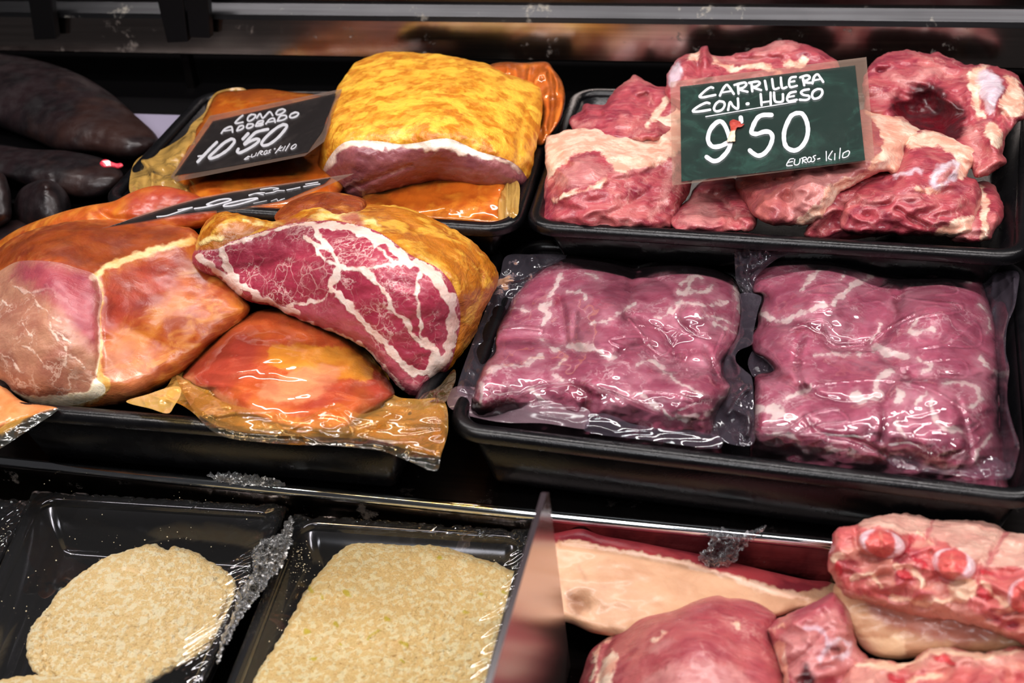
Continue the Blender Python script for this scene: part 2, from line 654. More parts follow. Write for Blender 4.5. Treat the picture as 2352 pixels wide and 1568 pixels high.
BLACK = Nt('black_plastic')
_s = BLACK.noise(900, 3)
BLACK = BLACK.pbr(lin('0b0b0d'), BLACK.step(BLACK.noise(60, 4), 0.3, 0.7, 0.2, 0.32), BLACK.bump(_s, 0.00012), 0, 0.38, 0.0)
GLOSSBLACK = plain('glossy_black_plastic', '08080a', 0.12, 0, 0.5, 0.3)
def steel(name, col, rough, dirt='3a2c18', amt=0.5, bmp=0.0004):
    n = Nt(name)
    br = n.noise(1.0, 3, 0.6, 0.2, n.stretch((6, 400, 400)))
    c = n.mix(n.step(br, 0.3, 0.7), lin(col), tuple(x * 0.75 for x in lin(col)[:3]) + (1,))
    sp = n.step(n.noise(45, 6, 0.7), 0.60, 0.70, 0.0, amt)
    c = n.mix(sp, c, lin(dirt))
    rr = n.math('ADD', n.math('MULTIPLY', sp, 0.3), rough)
    return n.pbr(c, rr, n.bump(n.noise(14, 2), bmp * 4, 0.6), n.math('SUBTRACT', 1.0, sp))
STEEL = steel('brushed_steel', 'b4a8a0', 0.16, bmp=0.0002)
STEELDARK = steel('dark_steel', '4a4544', 0.25, amt=0.2)
CHROME = plain('polished_trim', 'e8eef0', 0.12, 1.0)
PANEL = plain('black_back_panel', '070607', 0.5, 0, 0.2)
WHITEP = plain('white_panel', '8f889c', 0.4)
# ------------------------------------------------------------------ display case
case = empty('display_case', (0, 0.6, -0.10), 'long refrigerated meat display case of dark steel shelves, all the trays stand in it', 'display case')
X0, X1 = -1.3, 1.1
g = Geo(); g.box(X0, X1, -0.25, 0.489, -0.10, -0.048); g.build('lower_deck', STEELDARK, case)
g = Geo(); g.box(X0, X1, 0.489, 0.712, -0.10, -0.003); g.build('upper_deck', STEELDARK, case)
g = Geo(); g.box(X0, X1, 0.486, 0.489, -0.047, -0.004); g.build('riser_panel', STEEL, case)
g = Geo(); g.extrude_x([(0.4835 + 0.0035 - 0.0035 * math.cos(a), -0.002 + 0.0035 * math.sin(a)) for a in np.linspace(-1.2, 3.9, 12)], X0, X1)
g.build('edge_trim', CHROME, case, True)
g = Geo(); g.box(X0, X1, 0.712, 1.05, -0.10, 0.0512); g.build('rear_deck', PANEL, case)
g = Geo(); g.box(X0, X1, 1.05, 1.07, -0.10, 0.60); g.build('back_panel', PANEL, case)
# pale ledge behind the trays on the left, and the post standing on it
g = Geo(); g.box(-0.572, -0.47, 0.80, 0.868, 0.0512, 0.056); g.build('pale_ledge', WHITEP, case, bevel=0.001)
pp = pt(442, 185, 'y', 0.94)
g = Geo(); g.box(pp[0] - 0.0035, pp[0] + 0.0035, 0.935, 0.945, 0.0512, 0.13); g.build('steel_post', STEELDARK, case)

# the steel shelf rail across the back, its face turned a little down to the trays
yr = 0.905
zz = lambda v: pt(1176, v, 'y', yr)[2]
za, zb, zc, zd = zz(141), zz(52), zz(22), zz(-20)
rail = empty('shelf_rail', (-0.1, yr + 0.03, za), 'stained steel shelf rail running across the back above the trays', 'rail')
g = Geo(); g.extrude_x([(yr, za + 0.002), (yr + 0.002, za), (yr + 0.06, za), (yr + 0.06, zb), (yr + 0.0038, zb)], X0, X1, 1)
g.build('face_plate', STEEL, rail)
g = Geo(); g.extrude_x([(yr + 0.000, zb), (yr + 0.06, zb), (yr + 0.06, zc), (yr + 0.010, zc), (yr + 0.001, zb + 0.004)], X0, X1)
g.build('ledge_lip', steel('worn_lip', '48484a', 0.34, '8a8478', 0.7), rail)
g = Geo(); g.box(X0, X1, yr + 0.014, yr + 0.06, zc, zd + 0.05); g.build('upper_plate', STEELDARK, rail)


def bracket(quad, label):
    P = [pt(u, v, 'y', yr - 0.006) for u, v in quad]
    V = [p + np.array([0, dy, 0]) for dy in (-0.004, 0.004) for p in P]
    n = len(P)
    f = [list(range(n)), list(range(n, 2 * n))[::-1]] + [[i, n + i, n + (i + 1) % n, (i + 1) % n] for i in range(n)]
    o = mesh('shelf_hook', V, f, PANEL, None, False)
    m = o.modifiers.new('bevel', 'BEVEL'); m.width = 0.0008; m.segments = 2
    return tag(o, label, 'hook', 'black hooks on the rail')


bracket([(62, -60), (116, -60), (128, 40), (134, 86), (84, 88), (76, 30)], 'black strap hook on the steel rail, farthest left, above the big dark sausage')
bracket([(352, -60), (418, -60), (436, 92), (389, 95)], 'black strap hook on the steel rail, left one of the close pair')
bracket([(424, -60), (478, -60), (487, 84), (440, 82)], 'black strap hook on the steel rail, right one of the close pair')


# ------------------------------------------------------------------ black trays
def inset(quad, d):
    Q = np.asarray(quad, float); n = len(Q); out = []
    for i in range(n):
        a, b, c = Q[i - 1], Q[i], Q[(i + 1) % n]
        e1 = (b - a) / np.linalg.norm(b - a); e2 = (c - b) / np.linalg.norm(c - b)
        n1 = np.array([-e1[1], e1[0]]); n2 = np.array([-e2[1], e2[0]])   # counter-clockwise quad: inward
        M2 = np.array([n1, n2]); out.append(np.linalg.solve(M2, [n1 @ b + d, n2 @ b + d]))
    return np.array(out)


def rloop(quad, r, k=9):
    Q = np.asarray(quad, float); n = len(Q); out = []
    for i in range(n):
        a, b, c = Q[i - 1], Q[i], Q[(i + 1) % n]
        e1 = (a - b) / np.linalg.norm(a - b); e2 = (c - b) / np.linalg.norm(c - b)
        ang = math.acos(max(-1, min(1, e1 @ e2)))
        t = r / math.tan(ang / 2)
        cen = b + (e1 + e2) / np.linalg.norm(e1 + e2) * r / math.sin(ang / 2)
        p1, p2 = b + e1 * t, b + e2 * t
        a1 = math.atan2(*(p1 - cen)[::-1]); a2 = math.atan2(*(p2 - cen)[::-1])
        da = (a2 - a1 + math.pi) % (2 * math.pi) - math.pi
        out += [cen + r * np.array([math.cos(a1 + da * s), math.sin(a1 + da * s)]) for s in np.linspace(0, 1, k)]
    return np.array(out)


def sweep(prof, quad, R, caps=(False, False)):
    V = []; Fc = []; N = None
    for d, z in prof:
        L = rloop(inset(quad, d), max(R - d, 0.004)); N = len(L)
        V += [(x, y, z) for x, y in L]
    for k in range(len(prof) - 1):
        Fc += [[k * N + i, k * N + (i + 1) % N, (k + 1) * N + (i + 1) % N, (k + 1) * N + i] for i in range(N)]
    if caps[0]:
        Fc.append(list(range(N))[::-1])
    if caps[1]:
        Fc.append([(len(prof) - 1) * N + i for i in range(N)])
    return V, Fc


def tray(label, quad, z0, z1, R=0.022, rim=0.010, slope=0.012, t=0.0022, mat=None, name='meat_tray', group=None):
    mat = mat or BLACK
    q = np.asarray(quad, float)
    c = q.mean(0)
    o = empty(name, (c[0], c[1], z0), label, 'tray', group)
    w0 = rim - t
    body = [(w0 + slope + 0.004, z0), (w0 + slope + 0.0012, z0 + 0.0012), (w0 + slope, z0 + 0.004), (w0, z1 - 0.004),
            (rim, z1 - 0.004), (rim + slope, z0 + t + 0.004), (rim + slope + 0.002, z0 + t + 0.001), (rim + slope + 0.005, z0 + t)]
    v, f = sweep(body, q, R, (True, True))
    mesh('tray_body', v, f, mat, o)
    a = [(w0 - 0.0004, z1 - 0.0075), (0.0006, z1 - 0.0075), (0, z1 - 0.0065)]
    rr = min(rim * 0.5, 0.0042)
    a += [(rr - rr * math.cos(x), z1 - rr + rr * math.sin(x)) for x in np.linspace(0, math.pi / 2, 6)]
    a += [(rim + 0.0002 - rr + rr * math.sin(x), z1 - rr + rr * math.cos(x)) for x in np.linspace(0, math.pi / 2, 6)]
    a += [(rim + 0.0004, z1 - 0.0065), (w0 - 0.0004, z1 - 0.0075)]
    v, f = sweep(a, q, R)
    mesh('rim', v, f, mat, o)
    return o


def tq(pts, z):
    return [tuple(pt(u, v, 'z', z)[:2]) for u, v in pts]


ZF, ZR, ZL = 0.05, 0.085, -0.012      # rim heights: front row, rear row, film-wrapped trays
ZD0, ZD1, ZD2 = -0.048, -0.003, 0.0515
# counter-clockwise: front left, front right, back right, back left
FQ = tq([(1018, 985), (2420, 1155), (2362, 590), (1185, 542)], ZF)
tray('black plastic tray holding the two vacuum bags of dark pink pork', FQ, ZD1, ZF)
HQ = [(-0.450, 0.4745), (-0.188, 0.4765), (-0.180, 0.695), (-0.455, 0.70)]
tray('black plastic tray under the cured ham and the marbled pork neck', HQ, ZD1, ZF)
CQ = tq([(1200, 516), (2372, 590), (2385, 215), (1312, 198)], ZR)
tray('black plastic tray heaped with raw bone-in cheek behind the green price card', CQ, ZD2, ZR)
LQ = tq([(222, 462), (1190, 527), (1296, 206), (462, 205)], ZR)
tray('black plastic tray holding the yellow rubbed loin and the packed loins', LQ, ZD2, ZR)
# ------------------------------------------------------------------ rear left: yellow rubbed loin, packed loins
RIND = flesh('yellow_rub', 'e0a030', 'c67818', scale=110, bumps=100, bumpd=0.0022, rough=0.42, coat=0.35, coat_r=0.3, clo=.42, chi=.6,
             fil=(80, .05, 'a4560e', .5), cvary=('eeb83c', 60, 0.47, 0.6), speck=(420, 0.06, '7a3a0c', 0.4))
LOINCUT = flesh('loin_cut', '97575a', '7f4450', layers=(('fat', 4, 7, 300, 'f6e6d6', 'e9cdb8'), ('seam', 2.0, 5, 260, 'c79a90', 'b5837c', 0.7)),
                scale=40, fib=((60, 260, 60), (0, 0.3, 0.4), 'a76e68', 0.5), bumpd=0.0007, rough=0.34, coat=0.3)
PACKED = flesh('adobo_loin', 'd98a3c', 'c06a24', scale=60, cvary=('e8b25c', 50, 0.48, 0.64), bumpd=0.0006, bumps=70, rough=0.34, coat=0.4, coat_r=0.2, fil=(60, .05, 'b05a1c', .5))
PACKED2 = flesh('brown_packed_loin', 'd08a58', 'ba6c38', scale=30, cvary=('e3a468', 22, 0.5, 0.7), bumpd=0.0008, bumps=50, rough=0.3, coat=0.5, coat_r=0.15)
YFILM = clear_film('yellow_stained_bag', 'f8d890', 0.46, 'eab860', 0.16, (40, 0.0015), stain_or_glint=('cf8a1e', 35, 0.55, 0.7, 0.5))
AFILM = clear_film('amber_bag', 'ffdda8', 0.05, 'e0a860', 0.08, (22, 0.0016), refl=.8)

loin_o = [(714, 411), (731, 365), (748, 293), (758, 241), (776, 200), (796, 169), (814, 145), (848, 129), (896, 119), (975, 122),
          (1044, 130), (1113, 146), (1165, 169), (1210, 186), (1240, 200), (1248, 234), (1241, 293), (1232, 337), (1223, 382),
          (1211, 415), (1196, 430), (1148, 437), (1106, 432), (1058, 425), (1010, 422), (962, 427), (913, 436), (872, 448),
          (845, 456), (814, 461), (779, 458), (748, 446), (725, 430)]
loin_cut = [(735, 400), (752, 368), (772, 341), (796, 325), (831, 322), (879, 325), (920, 331), (962, 327), (1003, 319),
            (1034, 319), (1065, 331), (1096, 346), (1130, 356), (1161, 365), (1190, 382), (1213, 413), (1230, 450), (1150, 470), (1000, 460),
            (850, 490), (740, 480), (700, 425)]
sh = Shape(loin_o, [(1000, 418, 'y', 0.6966), (740, 420, 'y', 0.7008), (1200, 415, 'y', 0.7050), (1000, 330, 'y', 0.6779), (790, 335, 'y', 0.6831),
                    (1150, 370, 'y', 0.6935), (950, 220, 'y', 0.7425), (960, 125, 'y', 0.8343), (800, 175, 'y', 0.8030), (1225, 210, 'y', 0.8030)],
           edge=45, er=0.016, thick=0.05, step=4.0, floor=0.055, ymax=0.862, jit=2.5, jscale=30,
           disp=[('noise', 60, 45, 0.0016, 4), ('noise', 18, 14, 0.0006, 2), ('crease', [(740, 400), (800, 330), (920, 335), (1034, 326), (1130, 362), (1200, 400)], 10, 0.002),
                 ('crease', [(1215, 230), (1195, 300), (1190, 370)], 8, 0.003), ('ridge', [(836, 165), (860, 215), (880, 250)], 14, 0.002),
                 ('crease', [(800, 435), (862, 410), (905, 395), (945, 380)], 5, 0.002)],
           splits=[('cut_face', loin_cut)])
topfat = line_attr([([(728, 408), (752, 372), (772, 346), (798, 329), (831, 327), (879, 331)], 10), ([(870, 328), (920, 333), (962, 330)], 7),
                    ([(955, 332), (1003, 328), (1034, 330), (1065, 342)], 13), ([(1060, 342), (1096, 354), (1130, 362)], 9), ([(1125, 360), (1165, 372), (1195, 390)], 4)])
seam = line_attr([([(760, 440), (800, 425), (830, 412)], 2.5), ([(830, 414), (880, 402), (915, 392), (945, 380)], 2), ([(810, 420), (830, 440), (845, 452)], 2),
                  ([(845, 445), (890, 434), (930, 425)], 2.5), ([(735, 415), (752, 425), (770, 420)], 4)])
make('cured_loin', 'big yellow rubbed pork loin block with a dark pink cut face and white fat edge', 'meat', sh, RIND,
     {'fat': topfat, 'seam': seam}, parts=[LOINCUT])

# packed loin lying under the price card
o1 = [(500, 215), (560, 207), (612, 204), (670, 211), (740, 220), (800, 245), (820, 330), (790, 430), (740, 470), (600, 485), (480, 475),
      (428, 440), (405, 400), (430, 330), (470, 265)]
sh = Shape(o1, [(560, 215, 'y', 0.8239), (720, 228, 'y', 0.8134), (430, 400, 'y', 0.6935), (600, 450, 'y', 0.6726), (600, 330, 'y', 0.7352), (800, 400, 'y', 0.6987)],
           edge=50, er=0.014, thick=0.03, floor=0.055, ymax=0.862, disp=[('noise', 90, 60, 0.002)], seed=4)
pl = make('packed_loin', 'orange vacuum packed loin lying under the black 10\'50 price card', 'meat', sh, PACKED, group='packed loins in the rear left tray')
film('bag', sh, AFILM, pl, 0.0010)
fo = [(504, 209), (560, 203), (575, 240), (480, 330), (440, 440), (430, 470), (380, 468), (330, 455), (298, 440), (304, 384), (326, 358), (372, 343), (425, 310),
      (440, 285), (470, 258), (480, 232)]
fs = Shape(fo, [(480, 230, 'y', 0.8239), (372, 350, 'y', 0.7425), (310, 400, 'y', 0.7008), (430, 430, 'y', 0.6831), (540, 250, 'y', 0.8239), (440, 350, 'y', 0.7300)],
           edge=6, er=0.0, step=4, disp=[('folds', 50, 45, 0.006), ('ridge', [(325, 365), (350, 400), (345, 440)], 6, 0.006), ('ridge', [(345, 395), (400, 415), (440, 445)], 6, 0.006)], seed=11)
film('bag_flap', fs, YFILM, pl)

# packed loin under the yellow block
o2 = [(815, 480), (850, 438), (900, 415), (960, 405), (1060, 398), (1130, 402), (1163, 415), (1160, 470), (1148, 515), (1050, 510), (960, 503), (880, 497)]
sh = Shape(o2, [(850, 470, 'y', 0.6726), (1000, 495, 'y', 0.6674), (1140, 500, 'y', 0.6695), (1000, 425, 'y', 0.6966), (1140, 420, 'y', 0.6966), (870, 430, 'y', 0.6966)],
           edge=30, er=0.008, thick=0.02, floor=0.055, ymax=0.862, disp=[('noise', 80, 40, 0.0015)], seed=5)
pl = make('packed_loin', 'orange vacuum packed loin pressed flat under the big yellow loin block', 'meat', sh, PACKED, group='packed loins in the rear left tray',
          attrs=None)
film('bag', sh, AFILM, pl, 0.0010)
fo = [(1150, 418), (1170, 410), (1188, 415), (1194, 432), (1192, 470), (1186, 496), (1150, 512), (1144, 470)]
fs = Shape(fo, [(1150, 430, 'y', 0.6966), (1190, 430, 'y', 0.6966), (1150, 500, 'y', 0.6674), (1185, 490, 'y', 0.6674)], edge=4, er=0, step=2.5,
           disp=[('folds', 14, 80, 0.004)], seed=8)
film('bag_flap', fs, YFILM, pl)

# packed loin standing behind on the right
o3 = [(1110, 160), (1128, 147), (1160, 142), (1205, 144), (1255, 142), (1272, 160), (1290, 185), (1298, 215), (1296, 245), (1285, 280), (1262, 312),
      (1245, 335), (1205, 330), (1150, 260), (1120, 200)]
sh = Shape(o3, [(1150, 150, 'y', 0.8499), (1260, 150, 'y', 0.8447), (1290, 220, 'y', 0.8082), (1250, 320, 'y', 0.7665), (1160, 240, 'y', 0.8239)],
           edge=30, er=0.012, thick=0.03, step=3.5, floor=0.055, ymax=0.862, disp=[('folds', 40, 90, 0.004), ('noise', 60, 60, 0.003), ('crease', [(1262, 160), (1270, 220), (1262, 300)], 7, 0.006)], seed=6)
pl = make('packed_loin', 'brownish vacuum packed loin standing behind the right end of the yellow block', 'meat', sh, PACKED2, group='packed loins in the rear left tray')
film('bag', sh, AFILM, pl, 0.0010)
# ------------------------------------------------------------------ rear right: raw cheeks on the bone
FATA, FATB = 'eed0b8', 'e0a088'
def raw(name, c1='a8424c', c2='84283a', **k):
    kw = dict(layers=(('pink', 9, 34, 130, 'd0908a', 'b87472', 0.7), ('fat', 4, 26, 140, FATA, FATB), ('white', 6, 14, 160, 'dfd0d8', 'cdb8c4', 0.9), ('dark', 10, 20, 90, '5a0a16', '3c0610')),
              fib=((60, 240, 90), (0.2, 0.4, 0.5), 'bb706e', 0.5), bumpd=0.0010, bumps=130, rough=0.36, coat=0.35, coat_r=0.2, fil=(45, .026, 'dba89c', .4), cvary=('b65e5e', 35, .5, .66))
    kw.update(k)
    return flesh(name, c1, c2, **kw)


RAW = raw('raw_cheek')
RAWT = raw('raw_cheek_tan', 'b8645e', '9c4c52')
no = lambda uv: np.full(len(uv), -60.0)


def chunk(label, out, ctrl, fat=(), pink=(), white=(), dark=(), mat=RAW, name='raw_cheek', group='raw cheeks with bone in the rear right tray', **k):
    f = lambda p: poly_attr([q for q in p if len(q) > 2 and not isinstance(q[-1], (int, float))]) if p else no

    def at(items):
        polys = [q for q in items if not isinstance(q[-1], (int, float))]
        lines = [(q[0], q[1]) for q in items if isinstance(q[-1], (int, float))]
        fs = ([poly_attr(polys)] if polys else []) + ([line_attr(lines)] if lines else [])
        return (lambda uv: np.max([g(uv) for g in fs], axis=0)) if fs else no
    kw = dict(edge=38, er=0.014, thick=0.03, step=4.0, floor=0.055, ymax=0.862, jit=4, jscale=26)
    kw.update(k)
    sh = Shape(out, ctrl, **kw)
    return make(name, label, 'meat', sh, mat, {'fat': at(fat), 'pink': at(pink), 'white': at(white), 'dark': at(dark)}, group=group), sh


ND = [('noise', 80, 60, 0.0040, 3), ('noise', 22, 16, 0.0007, 2), ('folds', 85, 50, 0.0036)]
# small pinkish piece low in the middle
chunk('small pinkish raw cheek low between two bigger pieces under the green price card',
      [(1540, 505), (1575, 462), (1600, 428), (1640, 405), (1700, 415), (1730, 470), (1740, 510), (1720, 530), (1560, 530)],
      [(1600, 430, 'y', 0.7196), (1700, 430, 'y', 0.7196), (1600, 500, 'y', 0.6726), (1720, 510, 'y', 0.6726)],
      pink=[[(1560, 500), (1590, 460), (1625, 440), (1650, 500), (1640, 520), (1560, 515)], ([(1600, 445), (1660, 455), (1700, 500)], 4)],
      disp=ND + [('crease', [(1610, 440), (1660, 460), (1690, 500)], 6, 0.004)], seed=21, edge=30)
# glimpsed between the middle piece and the one at the front right
chunk('dark raw cheek glimpsed low in the gap left of the piece with the bone end',
      [(1850, 545), (1875, 490), (1920, 440), (1985, 402), (2060, 385), (2110, 420), (2080, 520), (1960, 550)],
      [(1900, 480, 'y', .676), (2040, 400, 'y', .715), (1880, 535, 'y', .671), (2040, 520, 'y', .69)],
      pink=[([(1900, 490), (1960, 450), (2030, 420)], 4)], disp=ND, seed=29, edge=24)
# far right, bottom
chunk('narrow raw cheek in the front right corner of its tray, beside the tray wall',
      [(2240, 420), (2270, 415), (2291, 440), (2304, 470), (2301, 505), (2282, 535), (2270, 550), (2187, 555), (2180, 500), (2210, 440)],
      [(2260, 425, 'y', 0.7300), (2190, 540, 'y', 0.6726), (2285, 530, 'y', 0.6726), (2230, 480, 'y', 0.6935)],
      fat=[([(2250, 430), (2262, 480), (2262, 550)], 8)], pink=[[(2190, 500), (2235, 490), (2245, 545), (2190, 550)]], disp=ND, seed=22, edge=28)
# back middle, behind the card
chunk('raw cheek whose knobbly top shows above the green price card at the back',
      [(1529, 190), (1537, 163), (1556, 139), (1574, 123), (1598, 120), (1612, 107), (1627, 104), (1634, 125), (1660, 128), (1695, 121), (1729, 111),
       (1753, 105), (1781, 93), (1815, 93), (1843, 100), (1874, 112), (1898, 122), (1915, 134), (1930, 150), (1940, 200), (1820, 270), (1620, 280), (1535, 230)],
      [(1560, 150, 'y', 0.8343), (1700, 130, 'y', 0.8499), (1820, 100, 'y', 0.8551), (1920, 150, 'y', 0.8343), (1600, 260, 'y', 0.7821), (1850, 250, 'y', 0.7821)],
      fat=[[(1572, 132), (1580, 122), (1600, 122), (1600, 135), (1580, 140)], ([(1640, 140), (1680, 155), (1740, 150), (1790, 165)], 6), ([(1800, 145), (1830, 150), (1850, 140)], 5)],
      white=[[(1531, 185), (1542, 155), (1560, 140), (1562, 170), (1550, 200)]], pink=[([(1640, 132), (1720, 140), (1770, 110), (1800, 100)], 7), [(1805, 105), (1825, 98), (1835, 110), (1820, 120)]],
      disp=ND + [('bump', 1620, 135, 12, 40, 10, 0.008), ('bump', 1578, 150, 20, 24, 0, 0.006), ('crease', [(1640, 128), (1700, 138), (1790, 132)], 7, 0.005), ('crease', [(1600, 125), (1604, 170)], 6, 0.004),
                 ('ridge', [(1690, 125), (1735, 114)], 6, 0.004)], seed=23, edge=26)
# upper left
chunk('raw cheek with a flat reddish top behind the fat-capped piece, upper left of the heap',
      [(1308, 282), (1315, 268), (1334, 255), (1343, 241), (1364, 240), (1388, 243), (1405, 218), (1426, 194), (1446, 179), (1460, 172), (1481, 186),
       (1505, 198), (1529, 198), (1550, 212), (1560, 267), (1520, 320), (1440, 325), (1357, 310), (1318, 298)],
      [(1330, 270, 'y', 0.7926), (1460, 185, 'y', 0.8343), (1540, 220, 'y', 0.8134), (1450, 300, 'y', 0.7665), (1350, 300, 'y', 0.7665)],
      pink=[([(1320, 285), (1350, 287)], 5), ([(1478, 215), (1490, 222), (1495, 232)], 3)], fat=[([(1490, 285), (1520, 250), (1545, 220)], 7)],
      disp=ND + [('crease', [(1470, 225), (1482, 222), (1488, 215)], 6, 0.005), ('ridge', [(1460, 215), (1485, 210), (1497, 222), (1492, 235)], 5, 0.004),
                 ('crease', [(1345, 262), (1380, 262)], 6, 0.004)], seed=24, edge=24)
# right back with the dark hollow
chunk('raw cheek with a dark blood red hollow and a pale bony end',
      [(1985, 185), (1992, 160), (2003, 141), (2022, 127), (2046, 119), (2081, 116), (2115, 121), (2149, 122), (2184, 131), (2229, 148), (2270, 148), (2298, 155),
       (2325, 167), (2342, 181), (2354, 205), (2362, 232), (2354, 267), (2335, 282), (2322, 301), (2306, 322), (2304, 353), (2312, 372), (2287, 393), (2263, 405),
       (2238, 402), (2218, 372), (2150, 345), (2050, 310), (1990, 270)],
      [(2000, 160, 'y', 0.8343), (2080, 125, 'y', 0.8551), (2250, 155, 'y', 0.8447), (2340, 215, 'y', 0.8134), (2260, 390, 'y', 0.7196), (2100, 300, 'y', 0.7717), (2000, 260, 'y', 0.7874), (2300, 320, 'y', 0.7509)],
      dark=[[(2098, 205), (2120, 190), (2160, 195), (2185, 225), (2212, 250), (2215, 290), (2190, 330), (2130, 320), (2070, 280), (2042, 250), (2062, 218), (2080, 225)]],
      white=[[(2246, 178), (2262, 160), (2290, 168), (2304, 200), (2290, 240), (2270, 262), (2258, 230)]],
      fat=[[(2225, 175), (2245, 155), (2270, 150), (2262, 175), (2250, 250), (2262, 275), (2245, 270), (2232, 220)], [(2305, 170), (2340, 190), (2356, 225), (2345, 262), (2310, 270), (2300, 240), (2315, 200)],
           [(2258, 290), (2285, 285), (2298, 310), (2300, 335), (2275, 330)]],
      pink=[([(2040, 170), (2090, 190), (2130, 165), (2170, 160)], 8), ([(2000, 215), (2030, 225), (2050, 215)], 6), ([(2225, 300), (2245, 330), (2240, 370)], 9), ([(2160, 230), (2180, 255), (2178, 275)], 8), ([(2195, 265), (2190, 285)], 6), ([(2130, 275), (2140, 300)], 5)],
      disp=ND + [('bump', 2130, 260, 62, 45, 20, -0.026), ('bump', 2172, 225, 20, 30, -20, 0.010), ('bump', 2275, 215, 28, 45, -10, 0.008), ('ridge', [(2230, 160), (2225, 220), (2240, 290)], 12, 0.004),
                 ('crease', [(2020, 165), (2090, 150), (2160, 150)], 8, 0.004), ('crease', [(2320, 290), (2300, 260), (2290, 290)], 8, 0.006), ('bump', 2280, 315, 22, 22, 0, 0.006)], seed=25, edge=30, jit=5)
# left front with fat cap
chunk('biggest raw cheek with a thick cream fat cap and smooth round muscle',
      [(1250, 332), (1256, 316), (1281, 306), (1322, 294), (1370, 291), (1426, 293), (1460, 280), (1494, 266), (1529, 240), (1552, 225), (1585, 270), (1590, 400), (1586, 430), (1577, 450),
       (1562, 478), (1552, 500), (1540, 525), (1250, 518), (1250, 456), (1252, 415), (1256, 391), (1253, 360)],
      [(1260, 330, 'y', 0.7456), (1440, 300, 'y', 0.7665), (1560, 240, 'y', 0.7978), (1260, 500, 'y', 0.6695), (1540, 505, 'y', 0.6726), (1400, 420, 'y', 0.6862), (1570, 400, 'y', 0.7196), (1310, 400, 'y', 0.6935)],
      fat=[[(1245, 335), (1258, 310), (1281, 300), (1370, 288), (1426, 290), (1494, 262), (1545, 220), (1580, 240), (1575, 330), (1545, 360), (1500, 380), (1470, 385), (1430, 400), (1405, 385), (1392, 360),
            (1370, 348), (1330, 350), (1290, 378), (1265, 402), (1255, 415), (1248, 380)], ([(1275, 462), (1310, 446), (1370, 430), (1395, 412)], 4)],
      pink=[[(1398, 372), (1408, 350), (1430, 344), (1455, 355), (1500, 362), (1508, 378), (1470, 398), (1430, 410), (1408, 398)], [(1300, 385), (1340, 362), (1375, 370), (1395, 400), (1360, 425), (1300, 430), (1275, 420)],
            ([(1545, 380), (1530, 440), (1495, 500)], 8)],
      disp=ND + [('bump', 1330, 400, 60, 40, -15, 0.006), ('ridge', [(1275, 462), (1310, 446), (1370, 430), (1395, 412), (1430, 400)], 7, 0.003), ('bump', 1455, 378, 52, 24, -15, 0.007),
                 ('crease', [(1395, 408), (1440, 412), (1505, 384)], 6, 0.003), ('crease', [(1460, 315), (1500, 320), (1520, 340)], 6, 0.003), ('crease', [(1290, 382), (1330, 355), (1380, 352)], 8, 0.003),
                 ('crease', [(1400, 490), (1460, 460), (1510, 420)], 7, 0.003)], seed=26)
# centre, skin and fat
chunk('raw cheek with peach fat flap and pale membrane under the green card',
      [(1985, 250), (2029, 260), (2063, 266), (2091, 284), (2115, 298), (2118, 315), (2085, 330), (2079, 362), (2066, 398), (2058, 403), (2030, 395), (1994, 408), (1960, 425), (1932, 442), (1912, 473), (1898, 498), (1867, 514),
       (1822, 518), (1770, 515), (1729, 492), (1708, 458), (1690, 425), (1700, 370), (1800, 300), (1900, 260)],
      [(2050, 270, 'y', 0.7769), (2070, 390, 'y', 0.7071), (1900, 300, 'y', 0.7613), (1720, 410, 'y', 0.7144), (1750, 490, 'y', 0.6695), (1870, 500, 'y', 0.6674), (1850, 420, 'y', 0.6831), (1990, 330, 'y', 0.7196)],
      fat=[[(1985, 255), (2029, 258), (2091, 282), (2125, 300), (2110, 325), (2080, 335), (2078, 365), (2060, 405), (2030, 398), (1995, 405), (2000, 370), (2030, 340), (2020, 300)],
           [(1900, 430), (1940, 410), (2000, 395), (2010, 412), (1960, 430), (1925, 455), (1905, 490), (1870, 516), (1830, 518), (1850, 485), (1880, 470)]],
      pink=[[(1840, 380), (1900, 350), (1990, 330), (2020, 360), (1990, 400), (1920, 430), (1880, 465), (1840, 500), (1810, 490), (1815, 440)]],
      mat=RAWT, disp=ND + [('crease', [(1840, 385), (1815, 440), (1810, 500)], 9, 0.003), ('noise', 26, 26, 0.0015, 2)], seed=27)
